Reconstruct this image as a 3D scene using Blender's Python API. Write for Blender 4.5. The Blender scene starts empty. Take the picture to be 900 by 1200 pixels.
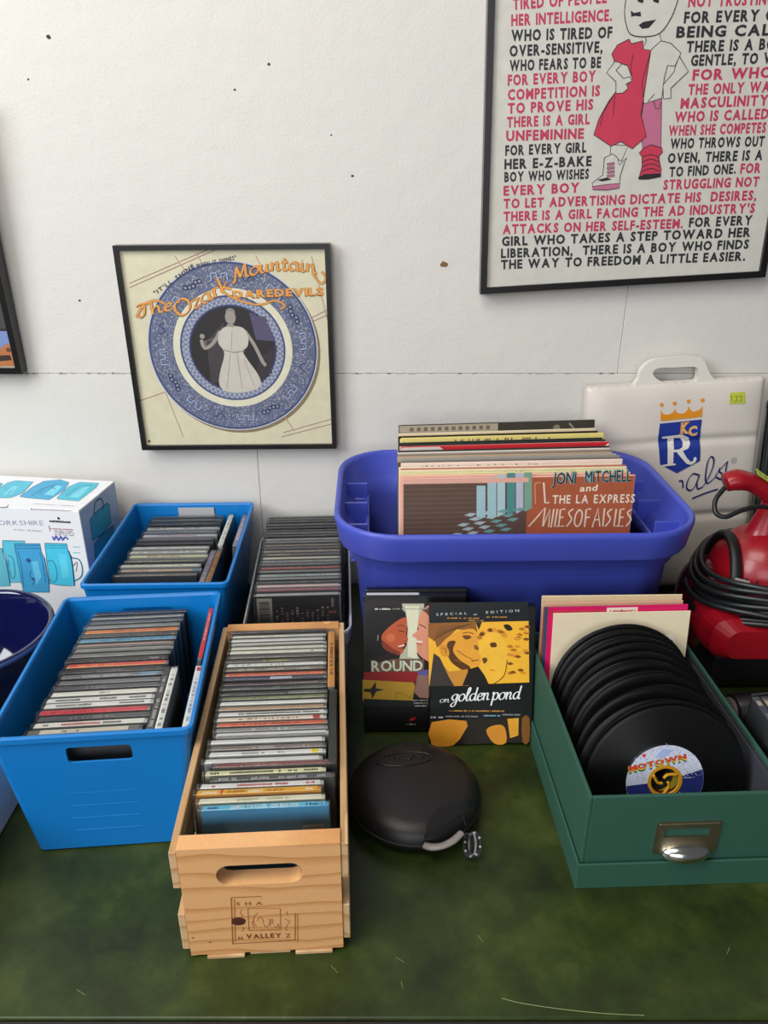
import bpy, bmesh, math, random
from mathutils import Vector, Matrix
from mathutils.geometry import tessellate_polygon
random.seed(7)
sc = bpy.context.scene
COL = sc.collection
PI = math.pi

# ------------------------------------------------------------------ camera, world, light, exposure
PITCH = math.radians(24.2); CAM = Vector((0, -1.25, 0.70)); FPX = 900.0
cam = bpy.data.cameras.new('camera'); camo = bpy.data.objects.new('camera', cam); COL.objects.link(camo)
camo.location = CAM; camo.rotation_euler = (PI/2 - PITCH, 0, 0)
cam.sensor_fit = 'VERTICAL'; cam.sensor_height = 24.0; cam.lens = 24.0*FPX/1200.0; cam.clip_start = 0.02
sc.camera = camo
w = bpy.data.worlds.new('world'); sc.world = w; w.use_nodes = True
bg = w.node_tree.nodes['Background']; bg.inputs[0].default_value = (0.80, 0.83, 0.90, 1); bg.inputs[1].default_value = 0.11
def area(name, loc, tgt, sx, sy, power, color):
    l = bpy.data.lights.new(name, 'AREA'); l.shape = 'RECTANGLE'; l.size = sx; l.size_y = sy; l.energy = power; l.color = color
    o = bpy.data.objects.new(name, l); COL.objects.link(o); o.location = loc
    o.rotation_euler = (Vector(tgt)-Vector(loc)).to_track_quat('-Z', 'Y').to_euler(); return o
area('window_daylight', (-2.1, -1.9, 1.75), (0.0, -0.2, 0.1), 1.5, 1.4, 74, (0.93, 0.97, 1.0))
area('door_daylight', (-0.5, -4.1, 1.2), (0.0, 0, 0.2), 2.2, 1.7, 50, (0.97, 0.98, 1.0))
area('ceiling_bounce_fill', (-0.7, -1.3, 2.3), (-0.2, -0.6, 0), 1.4, 0.9, 34, (1.0, 0.93, 0.84))  # added soft fill for ceiling bounce, raised to brighten the upward-facing spines
sc.view_settings.view_transform = 'Standard'; sc.view_settings.look = 'None'
sc.view_settings.exposure = -0.10; sc.view_settings.gamma = 1.0; sc.view_settings.use_curve_mapping = False

# ------------------------------------------------------------------ helpers
def lin(h, a=1.0):
    if not isinstance(h, str): return h
    h = h.lstrip('#'); r = []
    for i in (0, 2, 4):
        c = int(h[i:i+2], 16)/255.0
        r.append(c/12.92 if c <= 0.04045 else ((c+0.055)/1.055)**2.4)
    return (r[0], r[1], r[2], a)
MATS = {}
def mat(name, color='#808080', rough=0.5, metal=0.0, noise=0.0, nscale=20.0, bump=0.0, bscale=200.0, coat=0.0, spec=0.5):
    if name in MATS: return MATS[name]
    m = bpy.data.materials.new(name); m.use_nodes = True; nt = m.node_tree; b = nt.nodes['Principled BSDF']
    c = lin(color); b.inputs['Base Color'].default_value = c; b.inputs['Roughness'].default_value = rough
    b.inputs['Metallic'].default_value = metal; b.inputs['Coat Weight'].default_value = coat
    b.inputs['Specular IOR Level'].default_value = spec
    tc = nt.nodes.new('ShaderNodeTexCoord')
    if noise > 0:
        n = nt.nodes.new('ShaderNodeTexNoise'); n.inputs['Scale'].default_value = nscale; n.inputs['Detail'].default_value = 5
        nt.links.new(tc.outputs['Object'], n.inputs['Vector'])
        mx = nt.nodes.new('ShaderNodeMix'); mx.data_type = 'RGBA'
        mx.inputs[6].default_value = tuple(x*(1-noise) for x in c[:3])+(1,)
        mx.inputs[7].default_value = tuple(min(1, x*(1+noise)) for x in c[:3])+(1,)
        nt.links.new(n.outputs['Fac'], mx.inputs[0]); nt.links.new(mx.outputs[2], b.inputs['Base Color'])
    if bump > 0:
        n2 = nt.nodes.new('ShaderNodeTexNoise'); n2.inputs['Scale'].default_value = bscale; n2.inputs['Detail'].default_value = 3
        nt.links.new(tc.outputs['Object'], n2.inputs['Vector'])
        bp = nt.nodes.new('ShaderNodeBump'); bp.inputs['Strength'].default_value = bump; bp.inputs['Distance'].default_value = 0.001
        nt.links.new(n2.outputs['Fac'], bp.inputs['Height']); nt.links.new(bp.outputs['Normal'], b.inputs['Normal'])
    MATS[name] = m; return m
def clearmat(name, tint='#ffffff', milky=0.0, mcol='#e8eef2', rough=0.08, gloss=1.0):
    m = bpy.data.materials.new(name); m.use_nodes = True; nt = m.node_tree; nt.nodes.clear()
    out = nt.nodes.new('ShaderNodeOutputMaterial'); tr = nt.nodes.new('ShaderNodeBsdfTransparent'); tr.inputs[0].default_value = lin(tint)
    gl = nt.nodes.new('ShaderNodeBsdfGlossy'); gl.inputs['Roughness'].default_value = rough
    fr = nt.nodes.new('ShaderNodeFresnel'); fr.inputs[0].default_value = 1.45
    mu = nt.nodes.new('ShaderNodeMath'); mu.operation = 'MULTIPLY'; mu.inputs[1].default_value = gloss
    nt.links.new(fr.outputs[0], mu.inputs[0])
    mx = nt.nodes.new('ShaderNodeMixShader'); nt.links.new(mu.outputs[0], mx.inputs[0])
    base = tr
    if milky > 0:
        df = nt.nodes.new('ShaderNodeBsdfDiffuse'); df.inputs[0].default_value = lin(mcol)
        m2 = nt.nodes.new('ShaderNodeMixShader'); m2.inputs[0].default_value = milky
        nt.links.new(tr.outputs[0], m2.inputs[1]); nt.links.new(df.outputs[0], m2.inputs[2]); base = m2
    nt.links.new(base.outputs[0], mx.inputs[1]); nt.links.new(gl.outputs[0], mx.inputs[2]); nt.links.new(mx.outputs[0], out.inputs[0])
    MATS[name] = m; return m
def printmat(name, rough, coat=0.0, noise=0.12):
    m = bpy.data.materials.new(name); m.use_nodes = True; nt = m.node_tree; b = nt.nodes['Principled BSDF']
    at = nt.nodes.new('ShaderNodeAttribute'); at.attribute_name = 'Col'
    tc = nt.nodes.new('ShaderNodeTexCoord'); n = nt.nodes.new('ShaderNodeTexNoise'); n.inputs['Scale'].default_value = 60; n.inputs['Detail'].default_value = 4
    nt.links.new(tc.outputs['Object'], n.inputs['Vector'])
    mr = nt.nodes.new('ShaderNodeMapRange'); mr.inputs[3].default_value = 1-noise; mr.inputs[4].default_value = 1+noise
    nt.links.new(n.outputs['Fac'], mr.inputs[0])
    mx = nt.nodes.new('ShaderNodeVectorMath'); mx.operation = 'SCALE'
    nt.links.new(at.outputs['Color'], mx.inputs[0]); nt.links.new(mr.outputs[0], mx.inputs['Scale'])
    nt.links.new(mx.outputs[0], b.inputs['Base Color'])
    b.inputs['Roughness'].default_value = rough; b.inputs['Coat Weight'].default_value = coat
    MATS[name] = m; return m
PRINT = printmat('printed_paper', 0.55); PGLOSS = printmat('glossy_print', 0.3, 0.25); PBURN = printmat('burnt_wood_mark', 0.7, 0, 0.3)

def mesh_of(bm, name='m'):
    me = bpy.data.meshes.new(name); bm.to_mesh(me); bm.free(); return me
def obj(name, me, mats, parent=None, smooth=False, loc=None, rot=None):
    if isinstance(me, bmesh.types.BMesh): me = mesh_of(me, name)
    if not isinstance(mats, (list, tuple)): mats = [mats]
    if len(me.materials) == 0:
        for m in mats: me.materials.append(m)
    if smooth: me.shade_smooth()
    o = bpy.data.objects.new(name, me); COL.objects.link(o)
    if parent: o.parent = parent
    if loc: o.location = loc
    if rot: o.rotation_euler = rot
    return o
def tag(o, label=None, cat=None, group=None, kind=None):
    if label: o['label'] = label
    if cat: o['category'] = cat
    if group: o['group'] = group
    if kind: o['kind'] = kind
    return o
def thing(name, label, cat, loc=(0, 0, 0), rot=(0, 0, 0), group=None):
    o = bpy.data.objects.new(name, None); COL.objects.link(o); o.empty_display_size = 0.02
    o.location = loc; o.rotation_euler = rot
    return tag(o, label, cat, group)
def box(bm, x0, x1, y0, y1, z0, z1, bevel=0.0, segs=1):
    r = bmesh.ops.create_cube(bm, size=1.0); vs = r['verts']
    for v in vs: v.co = Vector(((x0+x1)/2+v.co.x*(x1-x0), (y0+y1)/2+v.co.y*(y1-y0), (z0+z1)/2+v.co.z*(z1-z0)))
    if bevel > 0:
        es = {e for v in vs for e in v.link_edges}
        bmesh.ops.bevel(bm, geom=list(es), offset=bevel, segments=segs, profile=0.5, affect='EDGES')
    return bm
def boxm(*a, **k): return box(bmesh.new(), *a, **k)
def rr(hx, hy, r, z, n=6, cx=0, cy=0):
    pts = []; r = min(r, hx, hy)
    for k, (sx, sy) in enumerate(((1, -1), (1, 1), (-1, 1), (-1, -1))):
        for i in range(n+1):
            a = -PI/2 + k*PI/2 + i*PI/2/n
            pts.append(Vector((cx+sx*(hx-r)+r*math.cos(a), cy+sy*(hy-r)+r*math.sin(a), z)))
    return pts
def loft(bm, rings, cap0=True, cap1=True, closed=True):
    R = [[bm.verts.new(p) for p in ring] for ring in rings]; n = len(R[0])
    for a, b in zip(R, R[1:]):
        for i in range(n if closed else n-1):
            j = (i+1) % n; bm.faces.new((a[i], a[j], b[j], b[i]))
    if cap0: bm.faces.new(list(reversed(R[0])))
    if cap1: bm.faces.new(R[-1])
    return bm
def lathe(bm, prof, n=32, sx=1, sy=1, cap0=True, cap1=True):
    return loft(bm, [[Vector((r*math.cos(2*PI*i/n)*sx, r*math.sin(2*PI*i/n)*sy, z)) for i in range(n)] for r, z in prof], cap0, cap1)
def smooth_pts(P, k=6, closed=False):
    P = [Vector(p) for p in P]; n = len(P); out = []
    rng = range(n if closed else n-1)
    for i in rng:
        p0 = P[(i-1) % n] if closed or i > 0 else P[0]; p1 = P[i]; p2 = P[(i+1) % n]; p3 = P[(i+2) % n] if closed or i+2 < n else P[-1]
        for j in range(k):
            t = j/k; out.append(0.5*((2*p1)+(p2-p0)*t+(2*p0-5*p1+4*p2-p3)*t*t+(3*p1-p0-3*p2+p3)*t**3))
    if not closed: out.append(P[-1])
    return out
def tube(bm, P, r, n=8, k=6, flat=1.0):
    P3 = smooth_pts(P, k) if k > 1 else [Vector(p) for p in P]
    if isinstance(r, (list, tuple)):
        rs = []
        for i in range(len(P3)):
            t = i/(len(P3)-1)*(len(r)-1); a = int(min(t, len(r)-2)); rs.append(r[a]+(r[a+1]-r[a])*(t-a))
    else: rs = [r]*len(P3)
    up = Vector((0, 0, 1)); rings = []; prev = None
    for i, p in enumerate(P3):
        t = (P3[min(i+1, len(P3)-1)]-P3[max(i-1, 0)]).normalized()
        if prev is None:
            s = t.cross(up)
            if s.length < 0.1: s = t.cross(Vector((1, 0, 0)))
        else: s = prev - t*prev.dot(t)
        s.normalize(); prev = s; u = s.cross(t)
        rings.append([p+(s*math.cos(2*PI*q/n)+u*math.sin(2*PI*q/n)*flat)*rs[i] for q in range(n)])
    return loft(bm, rings)
def ellipsoid(bm, c, r, n=24, m=14, p=1.0, z0=-1.0):
    rings = []
    for j in range(1, m):
        a = -PI/2+PI*j/m
        cz = math.copysign(abs(math.sin(a))**p, math.sin(a)); cr = abs(math.cos(a))**p
        cz = max(cz, z0)
        rings.append([Vector((c[0]+r[0]*cr*math.cos(2*PI*i/n), c[1]+r[1]*cr*math.sin(2*PI*i/n), c[2]+r[2]*cz)) for i in range(n)])
    return loft(bm, rings)
def prism(bm, outer, holes, y0, y1, F=None):
    """2D outline (u,v) with holes, extruded along local y; u->x, v->z"""
    loops = [[Vector((p[0], p[1], 0)) for p in outer]]+[[Vector((p[0], p[1], 0)) for p in h] for h in holes]
    tris = tessellate_polygon(loops); flat = [p for l in loops for p in l]
    A = [bm.verts.new((p.x, y0, p.y)) for p in flat]; B = [bm.verts.new((p.x, y1, p.y)) for p in flat]
    for t in tris:
        bm.faces.new([A[i] for i in t]); bm.faces.new([B[i] for i in reversed(t)])
    k = 0
    for l in loops:
        n = len(l)
        for i in range(n):
            a, b = k+i, k+(i+1) % n; bm.faces.new((A[a], A[b], B[b], B[a]))
        k += n
    bmesh.ops.recalc_face_normals(bm, faces=bm.faces); return bm
def slot2d(cx, cz, hx, hz, r, n=5): return [(p.x, p.y) for p in rr(hx, hz, r, 0, n, cx, cz)]
def boolean_cut(o, cutters):
    for c in cutters:
        m = o.modifiers.new('b', 'BOOLEAN'); m.object = c; m.operation = 'DIFFERENCE'; m.solver = 'EXACT'
    dg = bpy.context.evaluated_depsgraph_get(); me = bpy.data.meshes.new_from_object(o.evaluated_get(dg))
    o.modifiers.clear(); o.data = me
    for c in cutters: bpy.data.objects.remove(c)

# ---- glyphs of the built-in font, as triangles
GLYPH = {}
def make_glyphs():
    chars = sorted(set("ABCDEFGHIJKLMNOPQRSTUVWXYZabcdefghijklmnopqrstuvwxyz0123456789.,-'\"&®/!"))
    tmp = []
    for bold in (0.0, 0.022, 0.045):
        for ch in chars:
            cu = bpy.data.curves.new('g', 'FONT'); cu.body = ch; cu.resolution_u = 2; cu.offset = bold
            o = bpy.data.objects.new('g', cu); COL.objects.link(o); tmp.append((o, cu, ch, bold))
    dg = bpy.context.evaluated_depsgraph_get()
    for o, cu, ch, bold in tmp:
        me = o.evaluated_get(dg).to_mesh(); me.calc_loop_triangles()
        vs = [(v.co.x, v.co.y) for v in me.vertices]; tr = [tuple(t.vertices) for t in me.loop_triangles]
        x0 = min(v[0] for v in vs); x1 = max(v[0] for v in vs)
        GLYPH[(ch, bold)] = ([(v[0]-x0, v[1]) for v in vs], tr, x1-x0)
    for o, cu, ch, bold in tmp: bpy.data.objects.remove(o); bpy.data.curves.remove(cu)
make_glyphs()
CAPH = max(v[1] for v in GLYPH[('H', 0.0)][0])

class Print:
    """flat print laid out in 2D (u,v) on a plane; one mesh with a colour per face"""
    def __init__(s, step=0.00008): s.tris = []; s.step = step
    def poly(s, pts, color, layer=1, holes=()):
        loops = [[Vector((p[0], p[1], 0)) for p in pts]]+[[Vector((p[0], p[1], 0)) for p in h] for h in holes]
        flat = [p for l in loops for p in l]; c = lin(color)
        for t in tessellate_polygon(loops):
            s.tris.append((tuple((flat[i].x, flat[i].y) for i in t), c, layer))
    def rect(s, u0, v0, u1, v1, color, layer=1): s.poly([(u0, v0), (u1, v0), (u1, v1), (u0, v1)], color, layer)
    def ring(s, cx, cy, r0, r1, color, layer=1, n=64, a0=0, a1=2*PI):
        c = lin(color)
        for i in range(n):
            a = a0+(a1-a0)*i/n; b = a0+(a1-a0)*(i+1)/n
            P = [(cx+r*math.cos(t), cy+r*math.sin(t)) for r, t in ((r0, a), (r1, a), (r1, b), (r0, b))]
            s.tris.append(((P[0], P[1], P[2]), c, layer))
            if r0 > 0: s.tris.append(((P[0], P[2], P[3]), c, layer))
    def disc(s, cx, cy, r, color, layer=1, n=24, sy=1.0):
        s.poly([(cx+r*math.cos(2*PI*i/n), cy+r*sy*math.sin(2*PI*i/n)) for i in range(n)], color, layer)
    def line(s, P, wd, color, layer=2, nib=None, sm=0):
        if sm: P = [(p.x, p.y) for p in smooth_pts([(p[0], p[1], 0) for p in P], sm)]
        c = lin(color); L = []
        for i, p in enumerate(P):
            a = P[max(i-1, 0)]; b = P[min(i+1, len(P)-1)]; dx, dy = b[0]-a[0], b[1]-a[1]; d = math.hypot(dx, dy) or 1e-9
            k = wd/2
            if nib is not None: k *= 0.3+0.7*abs(math.sin(math.atan2(dy, dx)-nib))
            L.append(((p[0]-dy/d*k, p[1]+dx/d*k), (p[0]+dy/d*k, p[1]-dx/d*k)))
        for (a, b), (e, f) in zip(L, L[1:]):
            s.tris.append(((a, b, f), c, layer)); s.tris.append(((a, f, e), c, layer))
    def text(s, t, p0, p1, h, color, layer=2, bold=0.022, shear=0.0, track=0.10, curve=None, fit=True):
        x = 0; items = []
        for ch in t:
            if ch == ' ': x += 0.30+track; continue
            g = GLYPH.get((ch, bold))
            if g is None: continue
            items.append((g, x, ch)); x += g[2]+track*0.9
        W = max(x-track*0.9, 1e-6); c = lin(color)
        dx, dy = p1[0]-p0[0], p1[1]-p0[1]; L = math.hypot(dx, dy); ux, uy = dx/L, dy/L
        sx = L/W if fit else h/CAPH; sy = h/CAPH
        for g, gx, ch in items:
            vs, tr, gw = g; P = []
            for vx, vy in vs:
                a = (gx+vx)*sx+vy*sy*shear; b = vy*sy
                if curve: b += curve(a/L)
                P.append((p0[0]+ux*a-uy*b, p0[1]+uy*a+ux*b))
            for q in tr: s.tris.append((tuple(P[i] for i in q), c, layer))
    def marks(s, u0, u1, v, h, color, layer=2, rnd=random, dens=0.75):
        """illegible small print: short ticks"""
        u = u0; c = lin(color)
        while u < u1:
            wd = h*rnd.uniform(0.35, 0.8)
            if rnd.random() < dens and u+wd < u1: s.rect(u, v, u+wd*0.75, v+h*rnd.uniform(0.75, 1.0), c, layer)
            u += wd
    def build(s, name, parent=None, material=None, M=None, label=None, disp=None, maxe=.006):
        """M: 4x4 mapping (u, v, n) to parent space"""
        M = M or Print.LAST; vs = []; fs = []; cols = []
        n0 = M.to_3x3() @ Vector((0, 0, 1))
        tris = s.tris
        if disp:
            work = list(tris); tris = []
            while work:
                P, c, l = work.pop(); d = [math.hypot(P[i][0]-P[(i+1) % 3][0], P[i][1]-P[(i+1) % 3][1]) for i in range(3)]; k = d.index(max(d))
                if d[k] > maxe:
                    a, b, e = P[k], P[(k+1) % 3], P[(k+2) % 3]; m = ((a[0]+b[0])/2, (a[1]+b[1])/2); work += [((a, m, e), c, l), ((m, b, e), c, l)]
                else: tris.append((P, c, l))
        for P, c, l in tris:
            ar = (P[1][0]-P[0][0])*(P[2][1]-P[0][1])-(P[1][1]-P[0][1])*(P[2][0]-P[0][0])
            if abs(ar) < 1e-12: continue
            if ar < 0: P = (P[0], P[2], P[1])
            k = len(vs)
            jz = (len(fs) % 23)*1.5e-6
            for p in P: vs.append(M @ Vector((p[0], p[1], 0.00012+l*s.step+jz+(disp(p[0], p[1]) if disp else 0))))
            fs.append((k, k+1, k+2)); cols.extend([c[0], c[1], c[2], 1.0]*3)
        me = bpy.data.meshes.new(name); me.from_pydata(vs, [], fs)
        ca = me.color_attributes.new('Col', 'FLOAT_COLOR', 'CORNER'); ca.data.foreach_set('color', cols)
        o = obj(name, me, material or PRINT, parent)
        if label: o['label'] = label
        return o
# script letters as pen strokes, x-height 1
SCR = {
 'a': (1.0, [[(.75,.85),(.45,1),(.12,.7),(.08,.3),(.3,0),(.6,.2),(.75,.85)], [(.78,1),(.72,.35),(.8,.03),(1,.15)]]),
 'g': (.95, [[(.75,.85),(.45,1),(.12,.75),(.1,.4),(.35,.15),(.6,.3),(.75,.85)], [(.8,1),(.72,.1),(.58,-.55),(.3,-.75),(.05,-.55),(.3,-.2),(.9,.12)]]),
 'o': (.85, [[(.45,1),(.12,.78),(.05,.3),(.3,0),(.62,.15),(.76,.6),(.65,.92),(.42,1)]]),
 'l': (.55, [[(.0,.3),(.42,1.2),(.5,1.75),(.34,1.82),(.22,1.3),(.18,.3),(.33,.0),(.58,.2)]]),
 'd': (1.0, [[(.75,.85),(.45,1),(.12,.7),(.08,.3),(.3,0),(.6,.2),(.76,.7)], [(.86,1.85),(.78,.9),(.74,.25),(.84,.03),(1,.15)]]),
 'e': (.75, [[(.1,.5),(.5,.58),(.66,.82),(.45,1),(.15,.75),(.08,.3),(.3,0),(.55,.08),(.75,.3)]]),
 'n': (.95, [[(.0,.85),(.14,1),(.12,0)], [(.12,.5),(.42,.98),(.62,.85),(.6,.3),(.7,.03),(.9,.15)]]),
 'p': (.9, [[(.0,.85),(.16,1),(.08,-.8)], [(.12,.6),(.42,1),(.72,.85),(.72,.35),(.5,.0),(.16,.15)]]),
 'u': (.95, [[(0,.85),(.14,1),(.1,.3),(.25,0),(.5,.2),(.66,1)], [(.66,1),(.63,.25),(.72,.02),(.92,.15)]]),
 't': (.62, [[(.32,1.5),(.2,.3),(.35,0),(.6,.15)], [(0,1.0),(.58,1.03)]]),
 'i': (.45, [[(.0,.85),(.14,1),(.1,.25),(.22,0),(.42,.15)], [(.14,1.38),(.2,1.46)]]),
 'h': (.95, [[(.12,1.85),(.1,0)], [(.12,.5),(.42,.98),(.62,.85),(.6,.3),(.7,.03),(.9,.15)]]),
 'z': (.72, [[(.05,.92),(.62,.96),(.05,.05),(.68,.05)]]),
 'r': (.68, [[(0,.85),(.14,1),(.12,0)], [(.12,.5),(.35,.96),(.62,.9)]]),
 'k': (.8, [[(.12,1.85),(.1,0)], [(.62,1),(.14,.5)], [(.27,.6),(.74,0)]]),
 's': (.65, [[(.55,.9),(.3,1),(.14,.8),(.5,.4),(.5,.12),(.25,0),(.02,.14)]]),
 'T': (1.0, [[(0,1.55),(.3,1.8),(1.15,1.72)], [(.62,1.75),(.5,.6),(.3,.05),(.02,.15)]]),
 'O': (1.35, [[(.7,1.8),(.2,1.5),(.05,.8),(.3,.1),(.75,0),(1.15,.5),(1.2,1.2),(.95,1.7),(.65,1.8),(.5,1.5)]]),
 'M': (1.6, [[(0,.15),(.18,.1),(.42,1.75)], [(.42,1.75),(.72,.3)], [(.72,.3),(1.2,1.75)], [(1.2,1.75),(1.25,.3),(1.5,.12)]]),
}
def script(pr, t, p0, p1, xh, wd, color, layer=3, shear=0.25, nib=0.6, curve=None):
    x = 0; it = []
    for ch in t:
        if ch == ' ': x += .5; continue
        it.append((SCR[ch], x)); x += SCR[ch][0]
    dx, dy = p1[0]-p0[0], p1[1]-p0[1]; L = math.hypot(dx, dy); ux, uy = dx/L, dy/L; sx = L/x
    for (aw, strokes), gx in it:
        for st in strokes:
            P = []
            for a, b in [(q.x, q.y) for q in smooth_pts([(q[0], q[1], 0) for q in st], 4)]:
                A = (gx+a)*sx+b*xh*shear; B = b*xh+(curve(A/L) if curve else 0)
                P.append((p0[0]+ux*A-uy*B, p0[1]+uy*A+ux*B))
            pr.line(P, wd, color, layer, nib)
# ray from the photograph's own viewpoint, used to lay prints out on their real planes
def ray(px, py):
    a = (px-450)/FPX; b = -(py-600)/FPX; c, s = math.cos(PITCH), math.sin(PITCH)
    return Vector((a, c+b*s, -s+b*c))
def hit(px, py, P0, n):
    d = ray(px, py); return CAM+d*((P0-CAM).dot(n)/d.dot(n))
class Plane:
    """a print plane inside a thing: world frame with origin O, axes U, V, normal N"""
    def __init__(s, root, M):      # M maps (u,v,n) into root space
        s.M = M; Print.LAST = M; bpy.context.view_layer.update(); s.W = root.matrix_world @ M; s.I = s.W.inverted()
    def uv(s, px, py):
        q = s.I @ hit(px, py, s.W.translation, (s.W.to_3x3() @ Vector((0, 0, 1)))); return (q.x, q.y)
    def P(s, pts): return [s.uv(*p) for p in pts]
def frame3(o, u, v):
    u = Vector(u).normalized(); v = Vector(v); v = (v-u*v.dot(u)).normalized(); n = u.cross(v)
    return Matrix(((u.x, v.x, n.x, o[0]), (u.y, v.y, n.y, o[1]), (u.z, v.z, n.z, o[2]), (0, 0, 0, 1)))
FRONT = lambda y, x=0, z=0: frame3((x, y, z), (1, 0, 0), (0, 0, 1))     # faces -y
TOP = lambda z, x=0, y=0: frame3((x, y, z), (1, 0, 0), (0, 1, 0))
ONES = ['', 'first', 'second', 'third', 'fourth', 'fifth', 'sixth', 'seventh', 'eighth', 'ninth', 'tenth', 'eleventh', 'twelfth', 'thirteenth',
        'fourteenth', 'fifteenth', 'sixteenth', 'seventeenth', 'eighteenth', 'nineteenth']
def ordn(n):
    if n < 20: return ONES[n]
    t = {2: 'twent', 3: 'thirt', 4: 'fort'}[n//10]
    return t+'ieth' if n % 10 == 0 else t+'y-'+ONES[n % 10]

# ------------------------------------------------------------------ the setting
def wallmat():
    m = mat('painted_wall', '#d3d0ca', 0.6, noise=0.015, nscale=3)
    nt = m.node_tree; b = nt.nodes['Principled BSDF']; tc = nt.nodes.new('ShaderNodeTexCoord')
    n1 = nt.nodes.new('ShaderNodeTexNoise'); n1.inputs['Scale'].default_value = 260; n1.inputs['Detail'].default_value = 4
    n2 = nt.nodes.new('ShaderNodeTexNoise'); n2.inputs['Scale'].default_value = 22; n2.inputs['Detail'].default_value = 3
    ad = nt.nodes.new('ShaderNodeMath'); ad.operation = 'MULTIPLY_ADD'; ad.inputs[1].default_value = 0.35
    nt.links.new(tc.outputs['Object'], n1.inputs[0]); nt.links.new(tc.outputs['Object'], n2.inputs[0])
    nt.links.new(n1.outputs['Fac'], ad.inputs[0]); nt.links.new(n2.outputs['Fac'], ad.inputs[2])
    bp = nt.nodes.new('ShaderNodeBump'); bp.inputs['Strength'].default_value = 0.6; bp.inputs['Distance'].default_value = 0.002
    nt.links.new(ad.outputs[0], bp.inputs['Height']); nt.links.new(bp.outputs['Normal'], b.inputs['Normal']); return m
def woodmat(name, c1, c2, axis_scale=(1, 1, 1), wscale=9, rough=0.55):
    m = bpy.data.materials.new(name); m.use_nodes = True; nt = m.node_tree; b = nt.nodes['Principled BSDF']
    tc = nt.nodes.new('ShaderNodeTexCoord'); mp = nt.nodes.new('ShaderNodeMapping'); mp.inputs['Scale'].default_value = axis_scale
    nz = nt.nodes.new('ShaderNodeTexNoise'); nz.inputs['Scale'].default_value = 3.0; nz.inputs['Detail'].default_value = 2
    mx = nt.nodes.new('ShaderNodeVectorMath'); mx.operation = 'MULTIPLY_ADD'; mx.inputs[1].default_value = (0.25, 0.25, 0.25)
    wv = nt.nodes.new('ShaderNodeTexWave'); wv.wave_type = 'BANDS'; wv.bands_direction = 'Z'; wv.wave_profile = 'SAW'
    wv.inputs['Scale'].default_value = wscale; wv.inputs['Distortion'].default_value = 7; wv.inputs['Detail'].default_value = 3; wv.inputs['Detail Scale'].default_value = 0.5
    fn = nt.nodes.new('ShaderNodeTexNoise'); fn.inputs['Scale'].default_value = 90
    cr = nt.nodes.new('ShaderNodeValToRGB'); cr.color_ramp.elements[0].color = lin(c1); cr.color_ramp.elements[1].color = lin(c2)
    cr.color_ramp.elements[0].position = 0.6; cr.color_ramp.elements[1].position = 1.0
    nt.links.new(tc.outputs['Object'], mp.inputs[0]); nt.links.new(mp.outputs[0], nz.inputs[0])
    nt.links.new(nz.outputs['Color'], mx.inputs[0]); nt.links.new(mp.outputs[0], mx.inputs[2]); nt.links.new(mx.outputs[0], wv.inputs[0])
    nt.links.new(wv.outputs['Fac'], cr.inputs[0])
    ml = nt.nodes.new('ShaderNodeMix'); ml.data_type = 'RGBA'; ml.blend_type = 'MULTIPLY'; ml.inputs[0].default_value = 0.25
    nt.links.new(mp.outputs[0], fn.inputs[0]); nt.links.new(cr.outputs[0], ml.inputs[6]); nt.links.new(fn.outputs['Color'], ml.inputs[7])
    nt.links.new(ml.outputs[2], b.inputs['Base Color']); b.inputs['Roughness'].default_value = rough; MATS[name] = m; return m
def tablemat():
    m = bpy.data.materials.new('mottled_green_laminate'); m.use_nodes = True; nt = m.node_tree; b = nt.nodes['Principled BSDF']
    tc = nt.nodes.new('ShaderNodeTexCoord')
    n1 = nt.nodes.new('ShaderNodeTexNoise'); n1.inputs['Scale'].default_value = 13; n1.inputs['Detail'].default_value = 10; n1.inputs['Roughness'].default_value = 0.66; n1.inputs['Distortion'].default_value = 0.1
    cr = nt.nodes.new('ShaderNodeValToRGB'); e = cr.color_ramp.elements
    e[0].position = 0.33; e[0].color = lin('#1d260f'); e[1].position = 0.72; e[1].color = lin('#465022')
    k = cr.color_ramp.elements.new(0.52); k.color = lin('#2d3a14')
    nt.links.new(tc.outputs['Object'], n1.inputs[0]); nt.links.new(n1.outputs['Fac'], cr.inputs[0]); nt.links.new(cr.outputs[0], b.inputs['Base Color'])
    n2 = nt.nodes.new('ShaderNodeTexNoise'); n2.inputs['Scale'].default_value = 14; n2.inputs['Detail'].default_value = 4
    mr = nt.nodes.new('ShaderNodeMapRange'); mr.inputs[3].default_value = 0.28; mr.inputs[4].default_value = 0.5
    nt.links.new(tc.outputs['Object'], n2.inputs[0]); nt.links.new(n2.outputs['Fac'], mr.inputs[0]); nt.links.new(mr.outputs[0], b.inputs['Roughness'])
    b.inputs['Specular IOR Level'].default_value = 0.35
    bp = nt.nodes.new('ShaderNodeBump'); bp.inputs['Strength'].default_value = 0.15; bp.inputs['Distance'].default_value = 0.001
    nt.links.new(n1.outputs['Fac'], bp.inputs['Height']); nt.links.new(bp.outputs['Normal'], b.inputs['Normal']); MATS[m.name] = m; return m
WALL = wallmat(); TABLE = tablemat()
PINE = woodmat('pine_board', '#e9b177', '#cb8e52', (2.2, 2.2, 8), 2.2)
PINESIDE = woodmat('pine_slat', '#d9b487', '#b98d5b', (8, 1.5, 8), 2.0)
wb = obj('wall_back', boxm(-1.7, 1.7, 0.008, 0.1, -0.76, 1.75), mat('wall_joint_filler', '#b5b2ae', 0.9)); tag(wb, 'white painted wall behind the table, with fine panel joints', kind='structure')
g = 0.0003
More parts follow.
